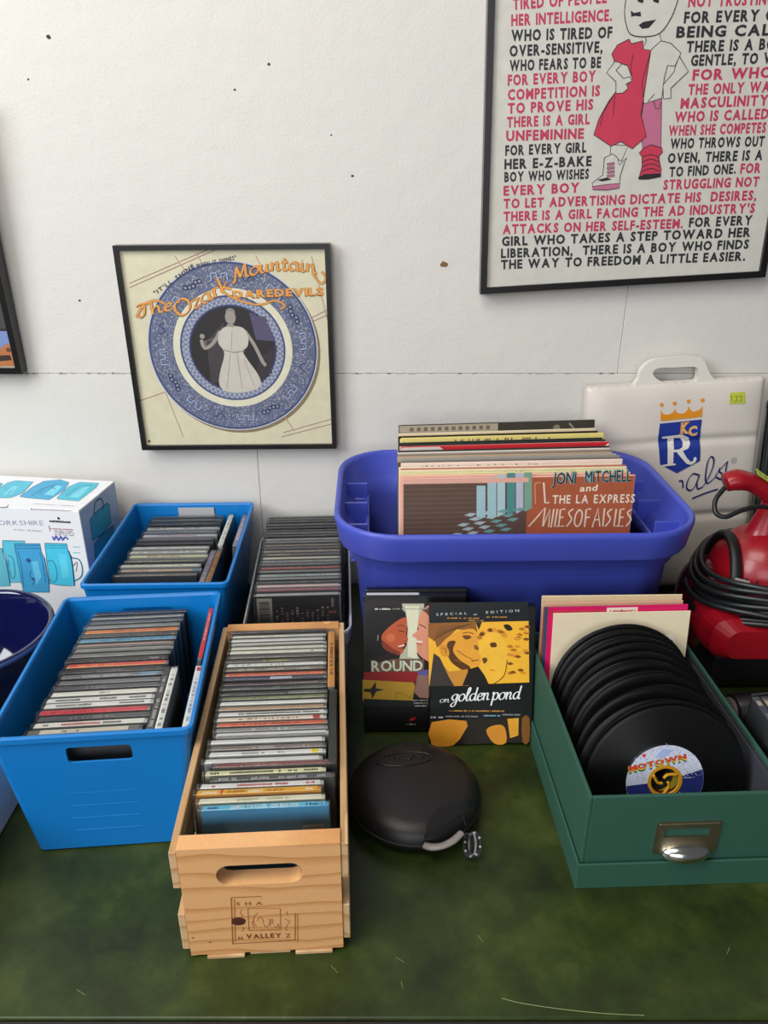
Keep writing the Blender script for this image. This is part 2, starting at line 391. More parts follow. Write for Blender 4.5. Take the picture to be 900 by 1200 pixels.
for x0, x1, z0, z1 in ((-1.7, 0.3852-g, 0.389+g, 1.75), (0.3852+g, 1.7, 0.389+g, 1.75), (-1.7, -0.2185-g, -0.76, 0.389-g), (-0.2185+g, 1.7, -0.76, 0.389-g)):
    bm = boxm(x0, x1, 0.0, 0.009, z0, z1, 0.0006); obj('wall_panel', bm, WALL, wb)
CHIP = mat('bare_chip', '#7a5a3a', 0.9); CHIPD = mat('dark_chip', '#3b3936', 0.9)
for px, py, r, m in ((520, 310, .0052, CHIP), (57, 43, .003, CHIPD), (93, 352, .0017, CHIPD), (33, 93, .0014, CHIPD), (315, 75, .0022, CHIPD), (413, 206, .002, CHIPD), (275, 105, .0016, CHIPD), (388, 158, .0012, CHIPD)):
    p = hit(px, py, Vector((0, -0.0005, 0)), Vector((0, -1, 0))); bm = bmesh.new()
    rnd = random.Random(px); pts = [(r*(0.7+0.5*rnd.random())*math.cos(a*PI/5)*1.1, r*(0.6+0.5*rnd.random())*math.sin(a*PI/5)) for a in range(10)]
    prism(bm, pts, [], -0.0006, 0.0004); o = obj('paint_chip', bm, m, wb, loc=(p.x, 0, p.z))
# crumbs of broken paint along the horizontal joint
bm = bmesh.new()
for i in range(70):
    x = random.uniform(-.62, .4); l = random.uniform(.002, .012); box(bm, x, x+l, -.0004, .0005, .3885-random.random()*.0006, .3895+random.random()*.0012)
tag(obj('joint_crack', bm, mat('crack', '#a9a6a2', 0.9), wb), kind='stuff')
fl = obj('floor', boxm(-2.6, 2.6, -5.2, 0.1, -0.86, -0.76), mat('floor_concrete', '#6f6a64', 0.6, noise=0.2)); tag(fl, kind='structure')

table = thing('table', 'long table with a mottled dark green top under everything', 'table', (0, 0, -0.76))
obj('table_top', boxm(-1.5, 1.5, -0.806, -0.012, 0.728, 0.76, 0.002, 2), TABLE, table)
obj('edge_trim', boxm(-1.5, 1.5, -0.812, -0.8065, 0.724, 0.758, 0.001), mat('dark_trim', '#1d1a18', 0.5), table)
for x in (-1.4, 1.4):
    for y in (-0.74, -0.09): obj('leg', boxm(x-.025, x+.025, y-.025, y+.025, 0, 0.728, 0.003), mat('dark_metal', '#222222', 0.4, 0.6), table)
pr = Print(); pl = Plane(table, TOP(0.7602))
pr.line(pl.P([(588, 1170), (612, 1176), (660, 1183), (710, 1188), (755, 1190)]), 0.0006, '#8d9a6a', 1, sm=4)
for a, b in (((464, 1122), (474, 1128)), ((388, 1132), (396, 1140)), ((470, 1150), (472, 1158)), ((560, 1096), (566, 1104)), ((855, 1110), (852, 1118)), ((90, 1160), (100, 1166))):
    pr.build('scratch', table); pr = Print(); pr.line(pl.P([a, b]), 0.0005, '#77855a', 1)
pr.build('scratch', table)

# ------------------------------------------------------------------ framed pictures on the wall
BLACKF = mat('black_frame_lacquer', '#0e0d0e', 0.35, coat=0.2)
GLASS = clearmat('picture_glass', rough=0.03, gloss=0.25)
def picture_frame(root, W, H, bw, D=0.02, shear=0.0):
    """local frame: x right, z up, front face at y=-D; origin bottom-left; each side its own bar"""
    def q(x, z): return (x+shear*z, z)
    for pts in ([(0, 0), (W, 0), (W-bw, bw), (bw, bw)], [(W, 0), (W, H), (W-bw, H-bw), (W-bw, bw)], [(W, H), (0, H), (bw, H-bw), (W-bw, H-bw)], [(0, H), (0, 0), (bw, bw), (bw, H-bw)]):
        bm = bmesh.new(); prism(bm, [q(*p) for p in pts], [], -D, 0)
        obj('frame_bar', bm, BLACKF, root)
    bm = bmesh.new(); prism(bm, [q(bw-.001, bw-.001), q(W-bw+.001, bw-.001), q(W-bw+.001, H-bw+.001), q(bw-.001, H-bw+.001)], [], -D+.0065, -D+.0095)
    obj('backing_board', bm, mat('mount_board', '#d9d6cc', 0.8), root)
    bm = bmesh.new(); prism(bm, [q(bw, bw), q(W-bw, bw), q(W-bw, H-bw), q(bw, H-bw)], [], -D+.004, -D+.005)
    obj('glass_pane', bm, GLASS, root)
# --- framed record sleeve with a patterned plate
bl = Vector((-0.4095, -0.002, 0.2625)); yr = math.radians(-0.5)
fr = thing('framed_record_sleeve', 'square black-framed record sleeve showing a blue patterned plate, hanging alone on the wall', 'picture', bl, (0, yr, 0))
picture_frame(fr, 0.3295, 0.3285, 0.0075)
pl = Plane(fr, FRONT(-0.0138)); pr = Print(); U = pl.uv
pr.rect(0.0075, 0.0075, 0.322, 0.321, '#dcd6b8', 0)
# cloth check lines
for a, b in (((152, 332), (245, 292)), ((152, 337), (252, 293)), ((330, 512), (388, 497)), ((332, 507), (389, 491)), ((163, 470), (250, 440)), ((360, 380), (386, 368)), ((360, 375), (386, 362))):
    pr.line(pl.P([a, b]), .0011, '#8d4b58', 1)
for a, b in (((205, 300), (345, 505)), ((230, 296), (248, 330)), ((365, 300), (389, 395)), ((182, 430), (215, 512)), ((300, 300), (330, 360))):
    pr.line(pl.P([a, b]), .0016, '#b79a80', 1)
cx, cy = U(273, 409); cx2 = U(374, 409)[0]; R = (cx2-cx)*0.985
pr.disc(cx+.004, cy-.0045, R*1.0, '#8c7a5c', 1, 64)
pr.ring(cx, cy, 0, R, '#c9cdd6', 2, 72); pr.ring(cx, cy, R*.62, R*.975, '#69708c', 3, 96); pr.ring(cx, cy, R*.965, R*.985, '#3b4674', 4, 96)
pr.ring(cx, cy, R*.62, R*.70, '#e4e0c6', 4, 96); pr.ring(cx, cy, R*.50, R*.62, '#7d86a4', 4, 96); pr.ring(cx, cy, R*.60, R*.615, '#3b4674', 5, 96); pr.ring(cx, cy, R*.495, R*.512, '#3b4674', 5, 96)
rd = random.Random(3)
for i in range(60):      # cross-hatched inner band
    a = 2*PI*i/60; b = a+2*PI/60
    for s_ in (0, 1):
        p = (cx+R*(.515 if s_ else .595)*math.cos(a), cy+R*(.515 if s_ else .595)*math.sin(a)); q = (cx+R*(.595 if s_ else .515)*math.cos(b), cy+R*(.595 if s_ else .515)*math.sin(b))
        pr.line([p, q], .0006, '#e3e4e2', 5)
for i in range(3200):     # fine pattern on the rim
    a = rd.uniform(0, 2*PI); r = R*rd.uniform(.71, .955); p = (cx+r*math.cos(a), cy+r*math.sin(a)); t = rd.uniform(0, 2*PI); l = rd.uniform(.001, .0035)
    pr.line([p, (p[0]+l*math.cos(t), p[1]+l*math.sin(t))], .0008, rd.choice(['#39436a', '#c9cbd2', '#9a9fb4', '#39436a', '#b8b6b0']), 4)
for i in range(16):      # key motifs and flowers
    a = 2*PI*i/16+.1; ca, sa = math.cos(a), math.sin(a)
    def T(u, v): return (cx+(R*.83+v)*ca-u*sa, cy+(R*.83+v)*sa+u*ca)
    if i % 4 == 1:
        for k in range(5):
            pr.disc(*T((k-2)*.0062, .002*math.sin(k*2)), .0042, '#272f55', 5, 10); pr.ring(*T((k-2)*.0062, .002*math.sin(k*2)), .001, .0019, '#c4cada', 6, 10)
    elif i % 2 == 0:
        P = [(-.012, -.006), (-.012, .004), (-.003, .004), (-.003, -.002), (.004, -.002), (.004, .006), (.013, .006), (.013, -.004)]
        pr.line([T(*p) for p in P], .0042, '#2f3b68', 5); pr.line([T(*p) for p in P], .0024, '#aeb8d2', 6)
    else:
        pr.line([T(*p) for p in ((-.01, 0), (-.004, .006), (.003, -.004), (.01, .004))], .0016, '#2f3b68', 5, sm=4)
pr.ring(cx, cy, 0, R*.495, '#2b2728', 4, 64)
# centre: a plain grey scene with a pale standing figure
for P, c, l in (([(242, 400), (262, 378), (268, 440), (248, 452)], '#453f42', 5), ([(292, 366), (312, 372), (322, 400), (300, 398)], '#5a5470', 5), ([(238, 400), (262, 392), (262, 398), (240, 406)], '#6b6062', 5),
                ([(303, 420), (326, 405), (318, 440), (300, 446)], '#3a3438', 5)): pr.poly(pl.P(P), c, l)
skin = '#a59c94'
pr.poly([(p.x, p.y) for p in smooth_pts([(a, b, 0) for a, b in pl.P([(262, 384), (268, 382), (276, 382), (286, 385), (291, 396), (290, 406), (285, 412), (292, 424), (302, 438), (306, 450), (298, 457), (280, 460), (264, 458), (257, 450), (258, 436), (263, 414), (256, 402), (257, 390)])], 4, True)], '#cfc8bb', 7)
for P in ([(258, 388), (250, 402), (240, 408), (236, 398)], [(287, 388), (298, 404), (308, 424), (312, 428)]): pr.line(pl.P(P), .0055, skin, 6, sm=3)
pr.disc(*U(237, 394), .004, skin, 7, 10); pr.disc(*U(270, 372), .0085, skin, 8, 18, 1.25); pr.disc(*U(270, 366), .0075, '#8f8a86', 7, 16, .9)
pr.poly(pl.P([(266, 380), (274, 380), (276, 388), (264, 388)]), skin, 7)
for a, b in (((270, 414), (266, 456)), ((278, 414), (284, 456)), ((272, 388), (271, 410)), ((286, 420), (298, 452))): pr.line(pl.P([a, b]), .0009, '#9a948a', 8)
pr.line(pl.P([(262, 410), (274, 413), (288, 411)]), .0012, '#7d776e', 9)
# lettering
OR = '#e8a24c'
def arc(px0, py0, px1, py1, bul, xh, wd, s_, col=OR, lay=10):
    p0, p1 = U(px0, py0), U(px1, py1); script(pr, s_, p0, p1, xh, wd, col, lay, 0.15, 0.7, lambda t: bul*4*t*(1-t))
for dl, c, ex in ((10, '#7a4a2a', .0016), (12, OR, 0)):
    o_ = .0006 if ex else 0
    script(pr, 'The', (U(163, 372)[0]+o_, U(163, 372)[1]-o_), U(204, 362), .0105, .0042+ex, c, dl, .1, .7)
    script(pr, 'Ozark', (U(209, 372)[0]+o_, U(209, 372)[1]-o_), U(272, 338), .0125, .0042+ex, c, dl, .1, .7)
    script(pr, 'Mountain', (U(273, 332)[0]+o_, U(273, 332)[1]-o_), U(372, 321), .0115, .0042+ex, c, dl, .1, .7, lambda t: .012*4*t*(1-t))
    pr.line(pl.P([(258, 340), (280, 352), (305, 357), (322, 352), (334, 358), (328, 362)]), .0026+ex*.6, c, dl, sm=5)
    pr.line(pl.P([(366, 320), (376, 332), (382, 326), (377, 318)]), .0026+ex*.6, c, dl, sm=5)
    pr.line(pl.P([(160, 372), (168, 358), (182, 352), (194, 356)]), .003+ex*.6, c, dl, sm=5)
pr.text('DAREDEVILS', U(273, 350), U(379, 346), .0115, '#7a4a2a', 11, .045); pr.text('DAREDEVILS', U(273.5, 349), U(379.5, 345), .0105, OR, 13, .045)
pr.text('"IT\'LL SHINE', U(182, 346), U(228, 313), .0058, '#3a3646', 9, .022, .1, .2); pr.text('WHEN IT SHINES"', U(230, 314), U(277, 304), .0058, '#3a3646', 9, .022, .1, .2)
pr.rect(.0105, .012, .0145, .016, '#4a3b30', 3)
pr.build('sleeve_print', fr)

# --- large framed poster, running out of the picture at upper right
P0 = hit(563, 345, Vector((0, -0.022, 0)), Vector((0, -1, 0))); P1 = hit(897, 325, Vector((0, -0.022, 0)), Vector((0, -1, 0))); P2 = hit(572, 0, Vector((0, -0.022, 0)), Vector((0, -1, 0)))
ang = math.atan2(P1.z-P0.z, P1.x-P0.x); Wp = math.hypot(P1.z-P0.z, P1.x-P0.x)
po = thing('framed_poster', 'large black-framed white poster of red and black capitals around a cartoon child', 'poster', (P0.x, -0.002, P0.z), (0, -ang, 0))
e = Vector((P2.x-P0.x, P2.z-P0.z)); ca, sa = math.cos(ang), math.sin(ang); ex = e.x*ca+e.y*sa; ez = -e.x*sa+e.y*ca
picture_frame(po, Wp, 0.66, 0.0095, 0.02, ex/ez)
pl = Plane(po, FRONT(-0.0138)); U = pl.uv; pr = Print()
sh = ex/ez; pr.poly([(x+sh*z, z) for x, z in ((.0095, .0095), (Wp-.0095, .0095), (Wp-.0095, .6505), (.0095, .6505))], '#d6d4ca', 0)
RED = '#c23a5a'; BLK = '#2b2a30'
LN = [('TIRED OF PEOPLE', 601, 11, 711, 3, RED), ('HER INTELLIGENCE.', 599, 30, 717, 24, RED), ('WHO IS TIRED OF', 599, 48, 717, 44, BLK), ('OVER-SENSITIVE,', 597, 66, 706, 61, BLK), ('WHO FEARS TO BE', 597, 83, 704, 79, BLK),
      ('FOR EVERY BOY', 595, 100, 698, 95, RED), ('COMPETITION IS', 595, 117, 703, 112, RED), ('TO PROVE HIS', 595, 133, 695, 128, RED), ('THERE IS A GIRL', 594, 149, 691, 145, RED), ('UNFEMININE', 593, 165, 684, 162, RED),
      ('FOR EVERY GIRL', 592, 182, 687, 178, BLK), ('HER E-Z-BAKE', 591, 198, 693, 194, BLK), ('BOY WHO WISHES', 591, 213, 690, 209, BLK), ('EVERY BOY', 590, 229, 679, 225, RED),
      ('NOT TRUSTING HIM', 806, 8, 935, 4, RED), ('FOR EVERY GIRL', 801, 27, 930, 23, BLK), ('BEING CALLED', 792, 44, 940, 40, BLK), ('THERE IS A BOY', 804, 61, 920, 57, BLK), ('GENTLE, TO WEEP', 809, 77, 930, 73, BLK),
      ('FOR WHOM', 811, 94, 918, 90, RED), ('THE ONLY WAY', 806, 111, 912, 107, RED), ('MASCULINITY', 797, 127, 900, 123, RED), ('WHO IS CALLED', 790, 143, 900, 139, RED), ('WHEN SHE COMPETES', 783, 159, 897, 155, RED),
      ('WHO THROWS OUT', 785, 174, 895, 171, BLK), ('OVEN, THERE IS A', 782, 191, 893, 187, BLK), ('TO FIND ONE.', 784, 207, 862, 203, BLK), ('FOR', 867, 203, 891, 202, RED), ('STRUGGLING NOT', 777, 222, 889, 218, RED),
      ('TO LET ADVERTISING DICTATE HIS  DESIRES,', 590, 244, 886, 234, RED), ('THERE IS A GIRL FACING THE AD INDUSTRY\'S', 590, 259, 884, 249, RED), ('ATTACKS ON HER SELF-ESTEEM.', 589, 274, 800, 267, RED), ('FOR EVERY', 807, 266, 881, 263, BLK),
      ('GIRL WHO TAKES A STEP TOWARD HER', 588, 288, 879, 277, BLK), ('LIBERATION,  THERE IS A BOY WHO FINDS', 587, 302, 877, 291, BLK), ('THE WAY TO FREEDOM A LITTLE EASIER.', 587, 315, 873, 305, BLK)]
rd = random.Random(5)
for t, a, b, c, d, col in LN: pr.text(t, U(a, b), U(c, d), .0123, col, 2, .045, -0.02, .12)
# two more lines above the photograph's edge so that the poster goes on
# the cartoon child: a dress on one half, shirt and trousers on the other
ol = '#222026'
def shape(P, fill, lay, wd=.0011, close=True, sm=0):
    Q = pl.P([(690+u*140/730, v*230/1200) for u, v in P])
    if sm: Q = [(p.x, p.y) for p in smooth_pts([(q[0], q[1], 0) for q in Q], sm, close)]
    if fill: pr.poly(Q, fill, lay)
    if wd: pr.line(Q+[Q[0]] if close else Q, wd, ol, lay+1)
PW = '#d6d4ca'
shape([(135, 885), (130, 950), (200, 985), (240, 890)], PW, 3)
shape([(335, 620), (445, 600), (440, 920), (330, 930), (315, 760)], '#c77192', 3, .0008)
shape([(345, 200), (350, 250), (330, 300), (375, 310), (445, 255), (430, 205)], PW, 4)
shape([(380, 305), (440, 250), (500, 265), (562, 325), (525, 405), (480, 400), (460, 480), (445, 600), (335, 635), (325, 500)], PW, 5)
shape([(245, 240), (260, 268), (330, 250), (330, 300), (378, 308), (352, 480), (318, 700), (350, 835), (265, 910), (195, 865), (135, 895), (70, 850), (30, 825), (60, 730), (120, 620), (165, 560), (235, 520), (265, 480), (235, 400), (155, 375), (140, 330), (175, 275)], '#cf3a56', 6)
shape([(378, 308), (345, 520), (322, 690)], None, 7, .0006, False)
shape([(160, 375), (108, 445), (165, 500), (165, 570), (205, 570), (240, 540), (225, 515), (262, 495), (250, 470), (210, 480), (165, 430), (200, 390)], PW, 8)
shape([(552, 345), (607, 437), (500, 540), (500, 600), (455, 605), (452, 520), (520, 440), (530, 400)], PW, 8)
shape([(270, 335), (255, 400), (262, 460)], None, 9, .0008, False); shape([(158, 570), (85, 690), (70, 770)], None, 9, .0008, False); shape([(158, 580), (148, 710)], None, 9, .0008, False)
shape([(400, 575), (360, 620)], None, 9, .0009, False); shape([(395, 615), (405, 660), (430, 668), (440, 620)], None, 9, .0008, False)
shape([(236, -50), (218, 60), (225, 140), (255, 210), (340, 225), (430, 205), (490, 130), (530, 40), (545, -50), (500, -180), (380, -230), (270, -180)], PW, 9, .0012, True, 3)
shape([(255, 65), (275, 80), (315, 72), (318, 102), (275, 98), (258, 105)], ol, 11, 0); shape([(303, 155), (330, 135), (412, 120), (365, 172), (325, 178)], ol, 11, 0)
for x in (290, 385): shape([(x, -10), (x+45, -8), (x+40, 22), (x+10, 12)], ol, 11, 0)
for k in range(7):
    a = 2.9-k*.42; shape([(385+150*math.cos(a), -120-90*math.sin(a)), (385+200*math.cos(a-.1), -150-150*math.sin(a-.1)), (385+150*math.cos(a-.25), -120-95*math.sin(a-.25))], ol, 11, 0)
# shoes
shape([(95, 965), (145, 940), (175, 965), (185, 1010), (232, 965), (215, 1000), (190, 1080), (185, 1150), (110, 1162), (25, 1160), (20, 1120), (85, 1070)], PW, 5)
shape([(22, 1140), (90, 1130), (190, 1120), (185, 1150), (110, 1162), (25, 1160)], '#c77192', 7, .0008)
for k in range(4): shape([(110, 1000+k*24), (155, 992+k*24), (158, 1006+k*24), (112, 1014+k*24)], '#c77192', 8, .0007)
shape([(50, 1100), (110, 1085), (140, 1098), (80, 1110)], ol, 8, 0)
shape([(335, 905), (380, 885), (445, 905), (450, 930), (425, 960), (440, 1030), (440, 1070), (330, 1085), (308, 1080), (325, 1020), (325, 960), (308, 935)], '#cf3a56', 5)
for k in range(4): shape([(325, 960+k*30), (380, 945+k*28), (432, 965+k*28)], None, 7, .0011, False, 3)
shape([(300, 1085), (340, 1065), (440, 1060), (440, 1082), (360, 1098), (305, 1098)], ol, 8, 0)
pr.build('poster_print', po)

# --- picture cut off at the left edge, top tipped off the wall
lf = thing('framed_picture', 'black-framed dark picture at the left edge with a small orange house scene', 'picture', (-0.99, -0.003, 0.3945), (math.radians(2.8), 0, 0))
picture_frame(lf, 0.4035, 0.40, 0.0095)
pl = Plane(lf, FRONT(-0.0138)); U = pl.uv; pr = Print()
pr.rect(.012, .012, .3915, .388, '#2b2729', 0)
pr.poly(pl.P([(-40, 388), (17, 388), (25, 428), (-40, 430)]), '#7f93c8', 1)
pr.poly(pl.P([(-40, 405), (2, 408), (8, 402), (16, 408), (22, 418), (25, 429), (-40, 430)]), '#c07a48', 2)
pr.poly(pl.P([(-30, 418), (12, 416), (14, 422), (-30, 426)]), '#3c2c26', 3); pr.disc(*U(10, 410), .004, '#6a4638', 3, 12)
pr.poly(pl.P([(-60, 300), (-4, 322), (2, 336), (-60, 330)]), '#8a8a90', 1); pr.poly(pl.P([(-60, 335), (4, 345), (10, 385), (-60, 385)]), '#4a4447', 1)
pr.build('picture_print', lf)

# ------------------------------------------------------------------ disc cases (shared shapes)
SHELL = clearmat('clear_case_plastic', '#f8fafa', 0.015, '#dfe6ea', 0.12, 1.0)
TRAYM = {k: mat('tray_'+k, c, 0.45) for k, c in (('dark', '#1d1d20'), ('ash', '#56575a'), ('grey', '#8a8b8d'), ('pale', '#c4c4c2'), ('blue', '#54a7d6'), ('orange', '#e39a2e'), ('cream', '#e4dcc0'))}
CW, CT, CH = 0.125, 0.0092, 0.142
_m = {}
def shellmesh(t):
    if ('s', t) not in _m: _m[('s', t)] = mesh_of(boxm(-CW/2, CW/2, 0, t, 0, CH, 0.0006), 'clear_shell')
    return _m[('s', t)]
def traymesh(t):
    if ('t', t) not in _m: _m[('t', t)] = mesh_of(boxm(-CW/2+.0035, CW/2-.0012, .0011, t-.0011, .0015, CH-.0016), 'tray')
    return _m[('t', t)]
def disc_case(label, group, spine, text, loc, yaw=0.0, lean=0.0, tray='dark', t=CT, face=None, dz=0, roll=0.0):
    """spine uppermost; lean tips the top away along +y"""
    lum = sum(lin(spine[0])[:3])/3
    if tray == 'dark': tray = 'pale' if lum > .5 else 'grey' if lum > .22 else 'ash' if lum > .04 else 'dark'
    o = thing('disc_case', label, 'disc case', (loc[0], loc[1], loc[2]+dz), (-lean, roll, yaw), group)
    a = obj('tray', traymesh(t).copy() if False else traymesh(t), TRAYM['dark'], o)
    if tray != 'dark':
        a.data = traymesh(t).copy(); a.data.materials.clear(); a.data.materials.append(TRAYM[tray])
    pr = Print(.00004)
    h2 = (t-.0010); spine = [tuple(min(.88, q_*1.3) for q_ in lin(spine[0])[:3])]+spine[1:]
    x0, x1 = -CW/2+.0045, CW/2-.0045
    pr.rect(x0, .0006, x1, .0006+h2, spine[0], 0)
    rd = random.Random(label)
    for st in spine[1:]:      # coloured stripes (u0, u1, v0, v1, colour) in fractions
        pr.rect(x0+(x1-x0)*st[0], .0006+h2*st[2], x0+(x1-x0)*st[1], .0006+h2*st[3], st[4], 1)
    if text:
        tc = text[0]
        for seg in text[1:]:
            if isinstance(seg[2], str): pr.text(seg[2], (x0+(x1-x0)*seg[0], .0006+h2*.15), (x0+(x1-x0)*seg[1], .0006+h2*.15), h2*.74, seg[3] if len(seg) > 3 else tc, 2, .022, 0, .14)
            else: pr.marks(x0+(x1-x0)*seg[0], x0+(x1-x0)*seg[1], .0006+h2*.25, h2*.5, seg[3] if len(seg) > 3 else tc, 2, rd, seg[2])
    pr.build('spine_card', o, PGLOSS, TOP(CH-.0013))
    if face:
        pf = Print(.00004); face(pf); pf.build('cover_card', o, PGLOSS, FRONT(0.0009))
    obj('clear_shell', shellmesh(t), SHELL, o)
    return o
def disc_row(items, p_front, p_back, zb, yaw, lean, where, group, t=CT, jit=.0012, start=1):
    n = len(items); rd = random.Random(where)
    for i, it in enumerate(items):
        f = i/(n-1); j = rd.uniform(-jit, jit)+it.get('dx', 0); x = p_front[0]+(p_back[0]-p_front[0])*f+j*math.cos(yaw); y = p_front[1]+(p_back[1]-p_front[1])*f+j*math.sin(yaw)
        lab = 'disc case, %s spine, %s from front, %s' % (it['n'], ordn(i+start), where)
        disc_case(lab, group, it['s'], it.get('t'), (x, y, zb+t*math.sin(lean)+.0003), yaw+rd.uniform(-.001, .001), lean, it.get('tray', 'dark'), t, it.get('face'), it.get('dz', rd.uniform(0, .0012)))
def I(n, c, *text, s=(), **k):
    d = {'n': n, 's': [c]+list(s)}
    if text: d['t'] = list(text)
    d.update(k); return d
W_, K_, G_ = '#e6e6e2', '#2a2a2c', '#8a8b8c'

# ------------------------------------------------------------------ wooden crate and its row of disc cases
cr_yaw = math.radians(3.3)
crate = thing('wooden_crate', 'small pine crate with slatted sides and a burnt stamp on its front, holding discs', 'crate', (-0.113, -0.744, 0), (0, 0, cr_yaw))
cw = 0.147; L = 0.372
def endboard(y0, y1, name):
    bm = bmesh.new(); hx = cw/2
    prism(bm, [(-hx, .004), (-hx+.006, .004), (-hx+.006, .0045), (hx, .0045), (hx, .143), (-hx, .143)], [slot2d(-.001, .1085, .0395, .0125, .0125, 6)], y0, y1)
    bmesh.ops.bevel(bm, geom=[e for e in bm.edges if abs(e.verts[0].co.y-e.verts[1].co.y) < 1e-6 and abs(e.verts[0].co.y-y0) < 1e-6 and not (len({round(f.normal.y, 2) for f in e.link_faces}) == 1)], offset=.0008, segments=1)
    return obj(name, bm, PINE, crate)
fb = endboard(0, 0.017, 'end_board'); endboard(L-.017, L, 'end_board')
for s in (-1, 1):
    for z0, z1 in ((.094, .139), (.012, .06)):
        x0, x1 = (cw/2+.0003, cw/2+.0073) if s > 0 else (-cw/2-.0073, -cw/2-.0003)
        if s > 0: z0 += .004; z1 += .002
        obj('side_slat', boxm(x0, x1, .001, L, z0, z1, .0008), PINESIDE, crate)
for x0, x1 in ((-.058, -.022), (.027, .063)):
    obj('bottom_slat', boxm(x0, x1, -.002, L, -.0, .0038, .0005), PINESIDE, crate)
obj('bottom_slat', boxm(-.017, .022, .001, L, 0, .0038, .0005), PINESIDE, crate)
pl = Plane(crate, FRONT(-0.0001)); U = pl.uv; pr = Print(.00003); BR = '#96592a'; BR2 = '#7d4620'
def pz(P): return pl.P([(255+u*110/900, 1040+v*75/614) for u, v in P])
for P, wd in (([(130, 95), (145, 545)], .0011), ([(160, 110), (170, 520)], .0008), ([(130, 97), (420, 85)], .0009), ([(140, 540), (745, 505)], .001), ([(745, 245), (742, 510)], .0009), ([(768, 250), (768, 520)], .0006),
              ([(290, 200), (300, 410)], .0007), ([(300, 412), (605, 405)], .0008), ([(600, 200), (605, 400)], .0006), ([(290, 200), (600, 200)], .0004)):
    pr.line(pz(P), wd, BR, 1)
def pu(u, v): return pz([(u, v)])[0]
pr.text('SHA', pu(178, 172), pu(430, 165), .0042, BR, 1, .022, 0, .6); pr.text('VALLEY', pu(275, 490), pu(612, 478), .0058, BR2, 1, .045, 0, .14); pr.text('N', pu(200, 505), pu(240, 502), .005, BR, 1, .022); pr.text('Z', pu(650, 480), pu(700, 478), .005, BR, 1, .022)
for P in ([(230, 210), (215, 245), (240, 270), (220, 290)], [(240, 375), (250, 400), (232, 420)], [(660, 230), (670, 265)], [(690, 320), (655, 385), (650, 400), (670, 410)], [(640, 300), (690, 320)],
          [(385, 240), (345, 290), (350, 350), (375, 370)], [(380, 320), (400, 285), (430, 300), (440, 340)], [(440, 350), (470, 380), (500, 330), (520, 300), (530, 350)], [(350, 300), (330, 340), (345, 385)], [(540, 370), (565, 385), (580, 350), (590, 390)], [(480, 300), (510, 330), (500, 370)]):
    pr.line(pz(P), .0006, BR, 1, sm=3)
pr.build('burnt_stamp', crate, PBURN)
bm = bmesh.new(); c = pu(200, 325); prism(bm, [(c[0]+.0068*math.cos(a*PI/8)*(1+.1*math.sin(a*2.3)), c[1]+.0054*math.sin(a*PI/8)) for a in range(16)], [], -.0003, .0004)
obj('knot', bm, mat('pine_knot', '#4d2614', 0.5, noise=.5, nscale=400), crate)
for px, py in ((226, 1099), (246, 1104)):
    q = U(px, py); bm = bmesh.new(); prism(bm, [(q[0]+.0014*math.cos(a*PI/3), q[1]+.0009*math.sin(a*PI/3)) for a in range(6)], [], -.0003, .0004); obj('small_knot', bm, mat('pine_speck', '#8a5a30', .6), crate)

